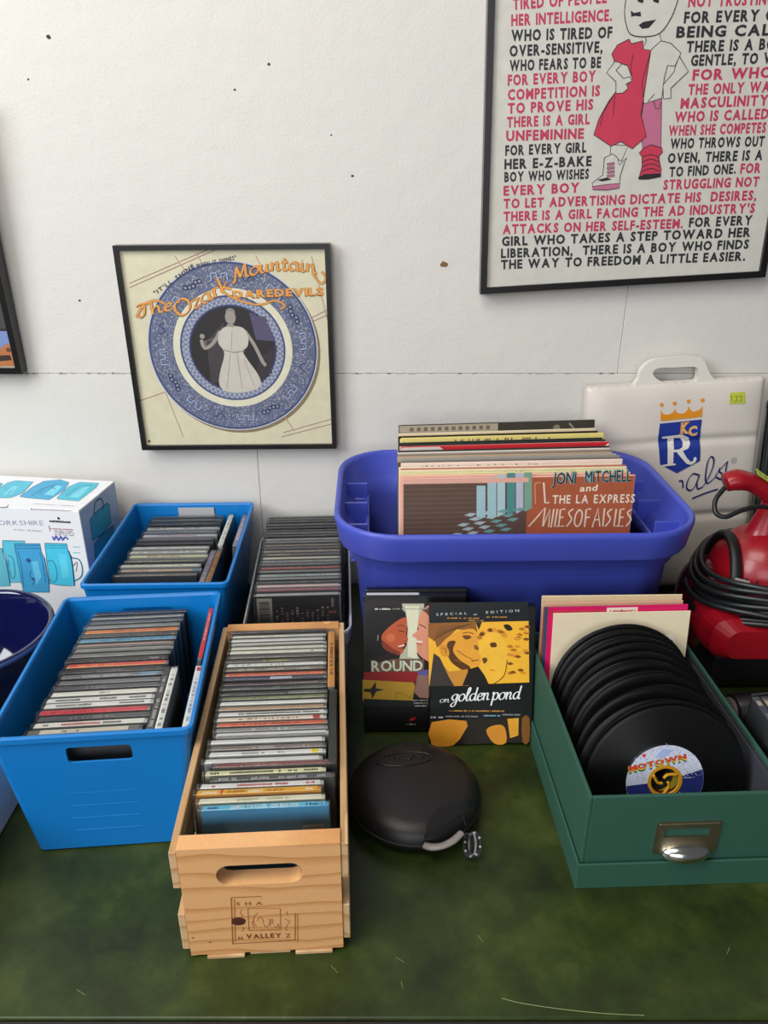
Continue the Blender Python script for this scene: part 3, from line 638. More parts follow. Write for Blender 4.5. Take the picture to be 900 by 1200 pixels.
def blueface(pf):
    pf.rect(-.058, .004, .0595, .1395, '#5cb0dc', 0); pf.rect(.036, .108, .056, .1205, '#e8eef0', 1)
    for k in range(9): pf.rect(.0375+k*.002, .1095, .0383+k*.002, .119, '#6f8fa0', 2)
    rd = random.Random(9)
    for u in (-.052, -.038, -.015, -.005, .008):
        pf.poly([(u, .098), (u+.004, .107), (u+.007, .1085), (u+.010, .104), (u+.013, .098)], '#35536a', 1)
cr_items = [
 I('pale blue', '#63b6e2', '#f2f7f8', (.04, .16, .6, '#2c5f84'), (.22, .52, 'JAMES TAYLOR'), (.55, .78, 'ONE MAN DOG'), (.84, .98, .6, '#2c5f84'), tray='blue', face=blueface, dz=0),
 I('cream', '#e6e2c6', '#c6c29c', (.3, .5, .9), (.55, .75, .9), tray='cream', dx=-.003),
 I('thick orange', '#f2a72a', '#fdf3dc', (.04, .17, .9), (.25, .4, .9, '#b9741a'), (.42, .55, .95), (.58, .72, .9, '#b9741a'), (.9, .97, .9), s=[(.19, .21, 0, 1, '#c8372c')], tray='orange', dx=-.007, dz=.002),
 I('white, red-lettered', '#ecebe6', '#c53f3c', (.06, .12, .9), (.3, .74, .95), (.88, .97, .9), dx=-.006),
 I('charcoal', '#55575a', '#c5c7c8', (.04, .2, .9), (.3, .48, .9), (.55, .82, .9), (.88, .96, .9), dx=.006, dz=.001),
 I('cream, black-lettered', '#e9d7b2', '#3a2e22', (.03, .12, 1), (.2, .58, 1), (.62, .8, .4), (.84, .97, 1), dx=-.003, tray='cream'),
 I('maroon', '#7d4b48', '#a87870', (.35, .7, .5), dx=.006, dz=.002),
 I('bare white', '#e4e6e8', tray='pale', dx=-.005, dz=-.0005),
 I('white with a yellow sticker', '#e4e5e6', '#9b9da0', (.28, .5, .7), (.6, .66, .7), s=[(.9, .96, 0, 1, '#f4e21c')], tray='pale', dx=-.003),
 I('grey-brown', '#857c77', '#c9c2bb', (.36, .58, .8), (.82, .9, .5), dx=-.002),
 I('silvery white', '#dfe2e3', tray='pale', dx=-.002),
 I('white, black-edged', '#d9dadb', tray='dark', dx=.001, dz=.002, s=[(.0, 1, 0, .3, '#3a3a3a')]),
 I('grey and white streaked', '#8e9092', '#e8e8e8', (.3, .7, .5)),
 I('orange-red', '#c8643f', '#8f3d24', (.1, .8, .5)),
 I('oatmeal with a red end', '#d9cfc0', '#b46f50', (.2, .8, .6), s=[(.9, .97, 0, 1, '#c83a33')]),
 I('white with a line of black capitals', '#e3e2de', '#26262a', (.18, .96, .97)),
 I('tan', '#b0937a'),
 I('plain white', '#e6e4de'),
 I('mossy green', '#74795a', '#a9b878', (.25, .9, .8)),
 I('dark grey with a pale block', '#474a49', s=[(.65, .93, 0, 1, '#7c7e7d')]),
 I('dark green-grey', '#4a504c', '#9ea6a0', (.1, .28, .9), (.4, .58, .7)),
 I('dark brown', '#4b3f3b', '#9e9692', (.65, .95, .9)),
 I('navy with a white label', '#2e3552', '#5a6a95', (.1, .3, .7), s=[(.45, .67, .1, .9, '#ced6e6')]),
 I('bright vermilion', '#cf6b48', '#a24b30', (.05, .9, .3)),
 I('olive grey, pale-lettered', '#7d786a', '#d8d3c4', (.12, .3, .9), (.42, .6, .9), (.72, .86, .9)),
 I('white, grey-lettered', '#dfded8', '#8a8984', (.04, .24, .9), (.42, .6, .4)),
 I('dark grey, yellow-lettered', '#4b4a48', '#c9cc58', (.36, .66, .95)),
 I('smoky grey', '#6d6c6a', '#8f5a55', (.4, .9, .3)),
 I('ivory', '#dbd6c9', '#3c3a38', (.86, .9, 1)),
 I('thin ivory', '#d9d5cb'),
 I('pearl white', '#dcdad3', s=[(.0, 1, 0, .35, '#7a7872')]),
 I('chalk white', '#dedcd6'),
 I('bone white', '#d5d2ca', s=[(.0, 1, .7, 1, '#87857f')]),
 I('charcoal black', '#3c3c3e', '#77777a', (.2, .8, .4))]
ld = math.radians(9)
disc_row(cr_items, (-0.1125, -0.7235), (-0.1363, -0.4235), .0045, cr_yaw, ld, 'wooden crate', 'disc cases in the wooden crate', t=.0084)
# cases pushed into the slot along the crate's right side, spine running front to back
def side_case(px, x, y, z, yaw, lab, spine, text=None, tilt=0.0, tray='dark', grp=None, t=.0092):
    return disc_case(lab, grp, spine, text, (x, y, z), math.radians(90)+yaw, tilt, tray, t)
side_case(0, -0.0512, -0.584, .006, cr_yaw, 'black sideways disc case wedged in the right side of the crate, nearer its front', ['#18181a'], None, 0, grp='side cases in the crate')
side_case(0, -0.0606, -0.4565, .005, cr_yaw, 'orange-labelled sideways disc case wedged in the right side of the crate at its back', ['#c98f4e'], ['#7a4f22', (.2, .8, .8)], 0, grp='side cases in the crate')

# ------------------------------------------------------------------ the two bright blue bins
BINB = mat('bright_blue_plastic', '#0974bf', 0.32, noise=.03, nscale=8, bump=.05, bscale=600)
def blue_bin(label, loc, yaw, hx, L, H, bx, holes=True):
    root = thing('blue_bin', label, 'bin', loc, (0, 0, yaw), None)
    cy = L/2; hy = L/2; by = hy-.008; n = 3; t = .0022
    def R(hx_, hy_, z, r): return rr(hx_, hy_, r, z, n, 0, cy)
    rings = [R(bx-.003, by-.003, 0, .004), R(bx, by, .003, .006), R(hx-.003, hy-.003, H-.012, .008), R(hx-.003+.0005, hy-.0025, H-.0075, .008),
             R(hx, hy, H-.007, .009), R(hx, hy, H-.001, .009), R(hx-.0008, hy-.0008, H, .009), R(hx-.0042, hy-.0042, H, .007), R(hx-.0055, hy-.0055, H-.003, .006),
             R(bx-t, by-t, .006, .004), R(bx-t-.003, by-t-.003, .003, .003)]
    bm = bmesh.new(); loft(bm, rings); o = obj('body', bm, BINB, root)
    cuts = []
    for y in (0.0, L):
        c = bmesh.new(); prism(c, slot2d(0.006 if y == 0 else .004, H*.83, .0335, .0105, .0045, 3), [], y-.03, y+.03); cuts.append(obj('cut', c, BINB, root))
    bpy.context.view_layer.update(); boolean_cut(o, cuts)
    for f in o.data.polygons: f.use_smooth = False
    # shallow moulded ribs on the front
    sl = math.atan2(.005, H); bm = None
    for k in range(4):
        z = H*(.50-.11*k); y = .008-(.008-.003)*(z/H)
        obj('rib', boxm(-.036, .036, y-.0003, y+.001, z, z+.0022, .0002), BINB, root)
    return root, o
b1yaw = math.radians(5.0); B1 = Vector((-.3045, -.6225, 0))
bin1, _ = blue_bin('bright blue open bin of disc cases, the nearer one, beside the wooden crate', B1, b1yaw, .1055, .288, .166, .081)
b2yaw = math.radians(1.5); B2 = Vector((-.3235, -.309, 0))
bin2, _ = blue_bin('bright blue open bin of disc cases against the wall, behind the nearer blue bin', B2, b2yaw, .1045, .288, .166, .083)
pr = Print(); pl = Plane(bin1, FRONT(.0002)); 
b1_items = [
 I('cream-labelled, grey-ended', '#6b6b68', '#7a7a76', (.3, .5, .6), s=[(.1, .9, .1, .95, '#e2ded0')]),
 I('cream, red-lettered', '#dedbd2', '#c2443d', (.06, .16, .8, '#77746c'), (.24, .6, .95), (.62, .8, .95, '#4a4844')),
 I('gunmetal', '#55565a', '#97989c', (.25, .75, .7)),
 I('bright red', '#c5424c', '#8c2b33', (.1, .9, .3)),
 I('white, thinly lettered', '#dddcd8', '#5c5c5e', (.1, .45, .9), (.7, .95, .9)),
 I('white with two black words', '#e0dfdb', '#2c2c30', (.08, .32, 1), (.5, .68, 1), (.78, .95, 1)),
 I('eggshell', '#d9d7d0', '#9c9a94', (.4, .6, .5)),
 I('slate grey', '#4f5155', '#8b8d91', (.3, .5, .8)),
 I('steel grey', '#717478'),
 I('grey with a blue end', '#6d7075', '#b9bcc0', (.2, .7, .8), s=[(.78, .96, 0, 1, '#7fa0bd')]),
 I('near-black', '#2e2f33', '#77787c', (.3, .7, .3)),
 I('red and orange', '#d2463f', '#f0b04a', (.1, .5, .4), s=[(0, 1, 0, .35, '#d98f3c')]),
 I('jet black', '#1c1c20', '#a0a0a4', (.82, .95, .8)),
 I('pewter', '#77797b'),
 I('ash grey', '#8b8d8e', s=[(0, 1, 0, .4, '#55575a')]),
 I('dusty pink', '#b39a90', s=[(0, 1, 0, .5, '#4b4d52')]),
 I('teal blue', '#4f8fb0', '#2d5a74', (.1, .9, .4)),
 I('blackish grey', '#323438'),
 I('burnt orange', '#cf7d3c', '#a2501f', (.3, .9, .7)),
 I('cool grey', '#7c8288', '#a7adb3', (.4, .8, .6)),
 I('mid grey', '#5e6166'),
 I('light grey', '#9a9a98', s=[(0, 1, .6, 1, '#5c5a57')]),
 I('sooty black', '#2b2b2d', '#5f5f60', (.2, .7, .3))]
def along(o, yaw, u, v): return (o.x+u*math.cos(yaw)-v*math.sin(yaw), o.y+u*math.sin(yaw)+v*math.cos(yaw))
p0 = along(B1, b1yaw, -.0135, .0165); p1 = along(B1, b1yaw, -.0035, .254)
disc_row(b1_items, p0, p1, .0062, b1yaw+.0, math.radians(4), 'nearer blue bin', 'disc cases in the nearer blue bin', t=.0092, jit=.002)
def bin_side(B, yaw, items, grp, where):
    for (u, v, lean, dz, n, spine, text) in items:
        x, y = along(B, yaw, u, v)
        disc_case('%s sideways disc case, %s' % (n, where), grp, spine, text, (x, y, .0062+dz), yaw+math.radians(90), 0, 'dark', .0088, None, 0, 0) if lean == 0 else \
        disc_case('%s sideways disc case, %s' % (n, where), grp, spine, text, (x, y, .0062+dz), yaw+math.radians(-90), lean, 'dark', .0088)
# cases turned sideways along the right wall of the nearer bin; spines run front to back
bin_side(B1, b1yaw, [(.0590, .0775, 0, .0005, 'dark speckled', ['#4a4a4c'], ['#c9c9c9', (.1, .9, .6)]), (.0682, .0770, 0, .001, 'white speckled', ['#d8d8d4'], ['#6a6a6a', (.1, .9, .4)])], 'sideways cases in the nearer blue bin', 'front right of the nearer blue bin')
x, y = along(B1, b1yaw, .0692, .079); disc_case('pale blue sideways disc case with a red dot, leaning in the nearer blue bin', 'sideways cases in the nearer blue bin', ['#dfe6ea', (.02, .08, .2, .9, '#c9403c')], ['#8fb1c9', (.2, .9, .6)], (x, y, .0095), b1yaw-math.radians(90), math.radians(8), 'pale', .0088)
x, y = along(B1, b1yaw, .0718, .212); disc_case('slim red disc case leaning alone on the right wall of the nearer blue bin', 'sideways cases in the nearer blue bin', ['#cf3d45'], ['#f0d5d2', (.1, .7, .7)], (x, y, .0095), b1yaw-math.radians(90), math.radians(7.0), 'dark', .0060)

b2_items = [
 I('brown-black', '#5a4e46', '#8d8176', (.1, .9, .4)),
 I('tan, orange-lettered', '#b9a58c', '#b0542c', (.05, .6, .7), s=[(.9, 1, 0, 1, '#5a98b0')]),
 I('ivory', '#dcd7ca', '#a8a294', (.1, .8, .5)),
 I('speckled grey', '#6a6863', '#a5a29a', (.1, .9, .5)),
 I('thick cream, red-lettered THE BIG CHILL', '#e3d7a8', '#b5382c', (.1, .2, .4, '#8b7f55'), (.22, .66, 'BIG CHILL')),
 I('pale, grey-lettered', '#d3d2cd', '#7c8590', (.1, .9, .6)),
 I('milk white', '#d0d0cc', '#a9a9a5', (.1, .7, .6)),
 I('pure black', '#17171a'),
 I('smoky pink', '#6e5a5f', '#a06a78', (.5, .9, .7)),
 I('white, pink-lettered', '#dad6d3', '#c26a7c', (.2, .8, .9)),
 I('clear grey', '#8d9092', '#62666a', (.3, .9, .5)),
 I('white, black-splashed', '#d5d6d6', '#3a3a3e', (.04, .26, .9), (.5, .62, .9), (.66, .78, .9)),
 I('midnight blue', '#2b3440', '#8aa4b8', (.1, .7, .8)),
 I('cinder grey', '#6b6e6e'),
 I('dim grey', '#57595b', s=[(.2, .9, .5, 1, '#8c8f8f')])]
p0 = along(B2, b2yaw, -.0125, .035); p1 = along(B2, b2yaw, -.0065, .242)
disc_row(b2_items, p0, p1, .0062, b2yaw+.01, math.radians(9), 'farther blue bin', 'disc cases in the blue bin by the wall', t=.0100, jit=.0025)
for i, (u, v, dz, n, spine, text) in enumerate([(.0627, .079, 0, 'mauve-grey', ['#7a7488'], ['#b9b2c8', (.1, .9, .6)]), (.0718, .079, .0003, 'brown', ['#8a6238'], ['#caa878', (.1, .9, .4)]),
        (.0705, .212, .002, 'off-white', ['#d3d5d2'], ['#9a9c9a', (.1, .9, .3)])]):
    x, y = along(B2, b2yaw, u, v)
    disc_case('%s sideways disc case, right side of the farther blue bin' % n, 'sideways cases in the blue bin by the wall', spine, text, (x, y, .0062+dz), b2yaw+PI/2, 0, 'dark', .0088)
x, y = along(B2, b2yaw, .0715, .212); disc_case('lilac disc case leaning on the right wall of the farther blue bin', 'sideways cases in the blue bin by the wall', ['#8d86a8', (.3, .8, .1, .9, '#c9a8bc')], ['#e4e0ee', (.1, .9, .5)], (x, y, .0095), b2yaw-PI/2, math.radians(5.8), 'dark', .0082)
# clear divider card standing at the back of the far bin
x, y = along(B2, b2yaw, .004, .2795); o = obj('divider_card', boxm(-.031, .031, 0, .0012, 0, .153, .0005), mat('grey_card', '#a9a9ac', .5), None, loc=(x, y, .0065), rot=(0, 0, b2yaw)); tag(o, 'pale grey card standing against the back of the blue bin by the wall', 'card')

# ------------------------------------------------------------------ clear plastic bin with its tall row of cases
CLEARP = clearmat('milky_clear_plastic', '#e6ecf4', 0.6, '#dfe5f0', 0.2, 1.6)
cbyaw = math.radians(3.0); CB = Vector((-.1215, -.352, 0))
cb = thing('clear_bin', 'clear plastic bin with a rounded rim behind the wooden crate, packed with disc cases', 'bin', CB, (0, 0, cbyaw))
def R(hx, y0, y1, z, r): return rr(hx, (y1-y0)/2, r, z, 5, 0, (y0+y1)/2)
bm = bmesh.new(); loft(bm, [R(.066, .012, .318, 0, .016), R(.0685, .010, .320, .004, .018), R(.0735, .003, .327, .082, .024), R(.0765, .001, .329, .086, .026), R(.0780, 0, .330, .106, .028), R(.0770, .001, .329, .1085, .027),
    R(.0745, .004, .326, .1085, .024), R(.0730, .006, .325, .104, .023), R(.0715, .006, .325, .085, .022), R(.0665, .013, .317, .005, .015)])
obj('body', bm, CLEARP, cb, smooth=False)
cb_face = None
def backface(pf):
    pf.rect(-.059, .003, .0595, .1395, '#19171a', 0); pf.rect(-.0575, .098, -.036, .137, '#b9b3a6', 1)
    for k in range(11): pf.rect(-.0545, .1015+k*.0029, -.040, .1015+k*.0029+.0013*(1 if k % 3 else 1.6), '#3a3835', 2)
    pf.rect(-.0345, .1265, .030, .1273, '#5a2e30', 1)
    rd = random.Random(4)
    for k in range(11):
        u = -.031+k*.0072
        for j in range(18):
            if rd.random() < .8 and j > 17-rd.randint(13, 17): pf.rect(u, .128-j*.0042, u+.0032, .128-j*.0042+.0026, rd.choice(['#c9a29a', '#a86a66', '#d8c8bc']), 2)
    pf.rect(.048, .121, .0515, .135, '#8a8a8c', 2); pf.rect(.043, .112, .055, .1155, '#c95a60', 2)
cb_items = [I('pale grey', '#a9a9ab', tray='grey', face=backface, dz=-.0005), I('faded crimson', '#94555e', '#c98d92', (.1, .9, .2)), I('light pink', '#cdb6b6'), I('dark slate', '#45474b', '#8e9094', (.1, .9, .4)), I('mouse grey', '#7f8183'),
 I('sea-grey', '#a3b0b0', '#5e7a78', (.2, .9, .3)), I('tin grey', '#6f7274', '#a9abad', (.2, .9, .4)), I('brick-red', '#9b5450', '#cc9a92', (.1, .9, .3)), I('flint', '#5b5e62', '#a0a2a6', (.1, .9, .5)), I('dove grey', '#8c8f92', '#5c5f62', (.1, .9, .5)),
 I('cream-white', '#c4bfae'), I('dark grey with a pale title', '#57585b', s=[(.05, .35, .3, .9, '#b5ad9c')]), I('buff', '#94877a', '#5c524a', (.1, .9, .5)), I('graphite', '#4a4b4e'), I('warm grey', '#7a746e', '#a5a09a', (.1, .9, .4)),
 I('mid-grey', '#707275'), I('silver-grey', '#9b9da0', '#6d6f72', (.1, .9, .4)), I('ink black', '#232327', '#6b6b70', (.1, .9, .3)), I('black with a white line', '#222226', s=[(0, 1, 0, .2, '#b5b5b5')]), I('coal black', '#1e1e22', '#77777c', (.1, .9, .3)),
 I('dull black', '#2e2e30'), I('charred grey', '#3b3b3d', s=[(0, 1, 0, .25, '#8a8a8a')]), I('raven black', '#1b1b1e', '#5b5b60', (.1, .9, .2)), I('pitch black', '#161618', s=[(0, 1, 0, .2, '#9a9a9a')]), I('matt black', '#202022')]
p0 = along(CB, cbyaw, .0015, .0285); p1 = along(CB, cbyaw, -.0010, .291)
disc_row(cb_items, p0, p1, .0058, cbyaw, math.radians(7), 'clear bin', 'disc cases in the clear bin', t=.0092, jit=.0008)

# ------------------------------------------------------------------ indigo tub of record sleeves
TUBM = mat('indigo_plastic', '#4552b8', 0.36, noise=.03, nscale=6, bump=.08, bscale=500)
TC = Vector((.176, -.209, 0)); tub = thing('storage_tub', 'large indigo plastic tub with a thick rolled rim, full of record sleeves', 'tub', TC, (0, 0, math.radians(1.0)))
def T(hx, hy, z, r, n=8): return rr(hx, hy, r, z, n)
bm = bmesh.new(); loft(bm, [T(.196, .1245, 0, .035), T(.201, .1285, .003, .04), T(.217, .1350, .206, .055), T(.222, .1390, .210, .058), T(.2265, .1440, .226, .062), T(.2285, .147, .2285, .064),
    T(.2375, .157, .2310, .080), T(.2405, .1590, .235, .082), T(.2440, .1625, .259, .084), T(.2460, .164, .266, .086), T(.2455, .1637, .2710, .086), T(.2430, .161, .274, .083), T(.2390, .158, .2725, .080), T(.2360, .155, .266, .078),
    T(.2320, .151, .235, .075), T(.2230, .144, .231, .068), T(.2140, .1325, .208, .055), T(.1980, .1265, .006, .036)])
obj('body', bm, TUBM, tub, smooth=True)
for s in (-1, 1):   # moulded hand-hold inside each end: an inner shelf wall, two ribs and a block
    bm = bmesh.new()
    P = [Vector((s*(.196+.012*math.cos(a)), .098*math.sin(a), 0)) for a in [(-1+i/6)*PI/2+0 for i in range(13)]]
    rings = []
    for x_, z_ in ((.2235, .200), (.199, .204), (.1975, .2265), (.2005, .2285), (.2035, .2265), (.205, .215), (.2245, .213)):
        rings.append([Vector((s*(x_-.0*(abs(v)/.1)**2), v, z_)) for v in [(-.092+.184*i/10) for i in range(11)]])
    if s > 0: rings = [list(reversed(r)) for r in rings]
    loft(bm, rings, False, False, False); bmesh.ops.recalc_face_normals(bm, faces=bm.faces)
    obj('hand_hold', bm, TUBM, tub, smooth=True)
    for y_ in (-.075, 0.0, .075): obj('rib', boxm(min(s*.200, s*.234), max(s*.200, s*.234), y_-.002, y_+.002, .214, .250, .001), TUBM, tub)
    for y_ in (-.082, .082): obj('corner_block', boxm(min(s*.196, s*.225), max(s*.196, s*.213), y_-.012, y_+.012, .205, .226, .004, 3), TUBM, tub, smooth=True)
# record sleeves: (name, edge/face colour, cover accents, dx, dz)
LW = .3145
SLV = [('brown and orange, front', '#6b4f3f'), ('pink', '#e6b3a0'), ('pale yellow', '#d9d69a'), ('cream', '#ded2ae'), ('brick', '#b85a42'), ('ivory', '#e4d5c2'), ('blush white', '#e6d0c2'), ('dark grey', '#4d4a46'), ('grey speckled', '#8f8a82'), ('stone grey', '#a39d94'),
 ('tan', '#b79d80'), ('dun', '#8d8174'), ('chalk', '#d6cfc4'), ('black and red', '#2b2626'), ('scarlet', '#c2262e'), ('white-cornered', '#e4ded8'), ('black', '#15171a'), ('deep green-black', '#1d2b2c'), ('straw yellow', '#e0cf7c'), ('butter yellow', '#e2d790'), ('glossy black', '#121214'), ('buff-edged', '#d8bf94'), ('parchment', '#e2d3b4'), ('black-and-grey photo', '#38342f')]
lm = mesh_of(boxm(-LW/2, LW/2, 0, .0036, 0, LW, .0005), 'sleeve')
nS = len(SLV); rd = random.Random(11)
for i, (n, c) in enumerate(SLV):
    f = i/(nS-1); y = -.3245+f*.203; x = .1795+f*(.004); yaw = math.radians(2.4+3.0*f)
    z = .0075+rd.uniform(0, .0015)
    z += {23: .011, 18: .004, 20: .002, 14: .003, 6: .003, 3: .002}.get(i, 0)
    x += rd.uniform(-.003, .003)
    if i == 0: x = .1835; lab = 'brown and orange record sleeve with pale bars and painted lettering, frontmost in the indigo tub'
    else: lab = '%s record sleeve, %s from the front in the indigo tub' % (n, ordn(i+1))
    if i in (1, 2): x = .1795
    r = thing('record_sleeve', lab, 'record sleeve', (x, y, z), (-math.radians(6.0), 0, yaw), 'record sleeves in the indigo tub')
    me = lm.copy(); obj('sleeve', me, mat('sleeve_'+n.replace(' ', '_').replace(',', ''), '#e0a999' if i == 0 else c, .55, noise=.10, nscale=30), r)
    # every sleeve carries a printed front; its top strip is what shows
    pr = Print(.00005); hx = LW/2-.001
    if i == 0:
        pl = Plane(r, FRONT(-.0001)); U = pl.uv
        def q(P): return pl.P([(450+u/2.903, 475+v/2.903) for u, v in P])
        pr.rect(-hx, .001, hx, LW-.001, '#5f4a3f', 0)
        for k in range(46): pr.rect(-hx, .004+k*.0067, -.03, .0052+k*.0067, '#6f5a4c', 1)
        pr.poly([(0.012, .001), (hx, .001), (hx, LW-.001), (.012, LW-.001)], '#a9593a', 1)
        pr.rect(-hx, LW-.0075, .012, LW-.001, '#e0a999', 3)
        for k, (a, b, t0, cc) in enumerate([(315, 345, 273, '#9fc0c4'), (352, 382, 245, '#9fc0c4'), (385, 412, 236, '#a9c6c8'), (418, 446, 230, '#4f8a86'), (449, 474, 230, '#b4b8c8'), (477, 503, 228, '#7aa08a')]):
            pr.poly(q([(a, t0), (b, t0), (b, 350+10*(5-k)*.6), (a, 362+10*(5-k)*.6)]), cc, 2)
        for ry in range(7):
            for k in range(7):
                a = 470-(k*28)-ry*12; b = 348+ry*17+k*3
                if (k+ry) % 2 == 0: pr.poly(q([(a-30, b+8), (a-10, b), (a+14, b+2), (a-6, b+13)]), '#a9b8ba' if k > 2 else '#6f9a96', 2)
        pr.line(q([(513, 265), (515, 335)]), .0018, '#c98a6a', 3); pr.line(q([(513, 265), (533, 262)]), .0018, '#c98a6a', 3); pr.line(q([(543, 262), (548, 332), (562, 330)]), .0024, '#e0cdb8', 3)
        def qq(u, v): return q([(u, v)])[0]
        for dk, cc in ((0, '#20222a'),):
            pr.text('JONI', qq(570, 268), qq(648, 264), .0155, '#7aa0a0', 3, .045, .1); pr.text('MITCHELL', qq(682, 262), qq(838, 257), .0155, '#7aa0a0', 3, .045)
            pr.text('JONI', qq(572, 269), qq(650, 265), .0155, cc, 4, .0, .1); pr.text('MITCHELL', qq(684, 263), qq(840, 258), .0155, cc, 4, .0)
        pr.text('and', qq(665, 293), qq(724, 290), .0085, '#ecdcc4', 3, .022, .15)
        pr.text('THE LA EXPRESS', qq(572, 334), qq(852, 330), .0115, '#e4d6c0', 3, .022, 0, .16)
        x0 = 490
        for st in ([(492, 412), (528, 372), (548, 348), (540, 412)], [(540, 412), (565, 352), (560, 414)], [(578, 352), (568, 415)], [(590, 352), (580, 412), (592, 411)], [(616, 352), (600, 355), (594, 412), (612, 410)], [(598, 382), (610, 380)],
                   [(644, 352), (628, 366), (638, 388), (620, 412)], [(664, 354), (652, 372), (648, 400), (658, 412), (670, 396), (674, 366), (664, 354)], [(704, 352), (688, 354), (682, 414)], [(684, 382), (700, 380)], [(708, 414), (728, 350), (734, 412)], [(714, 390), (732, 388)],
                   [(750, 350), (744, 412)], [(776, 352), (760, 366), (770, 388), (752, 412)], [(790, 352), (782, 411), (796, 410)], [(818, 352), (804, 354), (798, 412), (814, 410)], [(801, 382), (814, 380)], [(842, 354), (828, 366), (840, 388), (822, 412)]):
            curvy = len(st) == 7 or (len(st) == 4 and st[1][1] == 366)
            pr.line(q(st), .0021, '#e2cdb6', 3, sm=3 if curvy else 0)
        pr.build('front_cover', r, PGLOSS)
        ps = Print(.00003); ps.rect(.0004, .004, .0032, LW-.004, '#8fb0ae', 0)
        for k in range(14): ps.rect(.0004, .01+k*.022, .0032, .02+k*.022, '#3f5a60', 1)
        ps.build('spine_print', r, PGLOSS, frame3((-LW/2-.00005, 0, 0), (0, -1, 0), (0, 0, 1)) @ Matrix.Translation((-.0036, 0, 0)))
    else:
        rdd = random.Random(n)
        z0 = LW-.030
        pr.rect(-hx, .002, hx, LW-.001, c, 0)
        dark = sum(lin(c)[:3]) < .5
        if i == 23:
            pr.poly([(-.0, z0-.01), (.02, LW-.002), (hx-.002, LW-.002), (hx-.002, z0-.01)], '#3a3732', 1); pr.disc(.095, LW-.012, .006, '#7d7668', 2); pr.line([(.115, LW-.004), (.13, LW-.02)], .003, '#8a8478', 2); pr.rect(-hx, z0-.01, 0, LW-.001, '#a39a88', 1)
            for k in range(12): pr.rect(-.14+k*.011, LW-.010, -.134+k*.011, LW-.004, '#6b6256', 2)
        elif n == 'scarlet': pr.poly([(hx-.035, z0), (hx, LW-.001), (hx, z0)], '#e8e0da', 1); pr.poly([(-hx, z0), (-.06, z0), (-.10, LW-.001), (-hx, LW-.001)], '#cfc6be', 1)
        elif n == 'black and red': pr.marks(-hx+.01, hx-.01, LW-.011, .006, '#b9b2aa', 1, rdd, .35)
        else:
            for k in range(2): pr.marks(-hx+rdd.uniform(.01, .1), hx-rdd.uniform(.01, .12), LW-.008-k*.008, .005, '#c9c2b4' if dark else '#7a6a5a', 1, rdd, .3)
        pr.build('front_cover', r, PGLOSS, FRONT(-.0001))

# ------------------------------------------------------------------ film cases leaning on the tub
CASEB = mat('black_case_plastic', '#101113', 0.3)
def film_case(label, loc, yaw, lean, parts=True):
    r = thing('film_case', label, 'film case', loc, (-lean, 0, yaw), 'film cases leaning on the indigo tub')
    bm = boxm(-.068, .068, 0, .014, 0, .190, .0018, 2); obj('case', bm, CASEB, r)
    obj('clear_sleeve', boxm(-.0665, .0672, -.0003, -.0001, .001, .189), SHELLT, r)
    return r
SHELLT = clearmat('clear_film', '#ffffff', 0.0, '#ffffff', 0.15, 0.5)
f3 = film_case('plain black film case hidden mostly behind the two covers, against the indigo tub', (.044, -.4085, .0035), math.radians(0.5), math.radians(15.0))
f1 = film_case('film case titled ROUND with two profiles and a black star flag', (.0415, -.4235, .0035), math.radians(0.5), math.radians(14.5))
f2 = film_case('orange and black film case titled on golden pond, standing in front', (.1270, -.4485, .0035), math.radians(-0.5), math.radians(14))
obj('top_label', boxm(-.064, .005, .0020, .0120, .1899, .1903), mat('white_label', '#dfe2e6', .4), f1)
# cover of the left case
pl = Plane(f1, FRONT(-.0005)); pr = Print(.00003)
def q(P): return pl.P([(420+u*95/691, 695+v*165/1200) for u, v in P])
def q1(u, v): return q([(u, v)])[0]
pr.rect(-.064, .003, .0665, .187, '#0f0d0e', 0)
pr.poly(q([(45, 70), (820, 70), (820, 700), (45, 700)]), '#1e1714', 1)
pr.poly(q([(370, 90), (560, 90), (560, 160), (480, 350), (480, 420), (500, 520), (560, 620), (330, 620), (360, 520), (410, 450), (420, 300), (390, 180)]), '#b3b39a', 2)
pr.poly(q([(400, 110), (520, 110), (500, 330), (500, 560), (420, 540), (425, 300)]), '#d8d6ba', 3)
pr.poly(q([(130, 600), (300, 560), (560, 560), (560, 700), (130, 700)]), '#6d4a3a', 2)
# left profile (generic): hair, face, shadow
pr.poly(q([(60, 470), (60, 170), (140, 110), (300, 105), (400, 160), (410, 215), (330, 250), (200, 350), (190, 430), (250, 520), (60, 560)]), '#100c0c', 4)
pr.poly([(p.x, p.y) for p in smooth_pts([(a, b, 0) for a, b in q([(205, 350), (290, 265), (400, 205), (412, 290), (408, 350), (424, 400), (395, 425), (398, 445), (378, 468), (385, 495), (350, 527), (290, 510), (215, 470), (200, 410)])], 4, True)], '#b5532f', 5)
pr.poly([(p.x, p.y) for p in smooth_pts([(a, b, 0) for a, b in q([(200, 400), (240, 430), (290, 470), (350, 500), (350, 525), (290, 512), (215, 470)])], 3, True)], '#7c3220', 6)
pr.disc(*q1(275, 380), .006, '#c9683e', 6, 14); pr.line(q([(340, 318), (368, 322), (392, 332)]), .0010, '#1a0f0c', 7); pr.line(q([(330, 280), (365, 272), (395, 282)]), .0009, '#2a1510', 7)
pr.line(q([(340, 455), (370, 448), (392, 442)]), .0018, '#e6d0c4', 7); pr.line(q([(338, 468), (365, 470), (385, 462)]), .0011, '#7a2620', 7); pr.line(q([(400, 402), (390, 412)]), .0009, '#5a2218', 7); pr.line(q([(168, 355), (164, 405)]), .0008, '#b9a28c', 6)
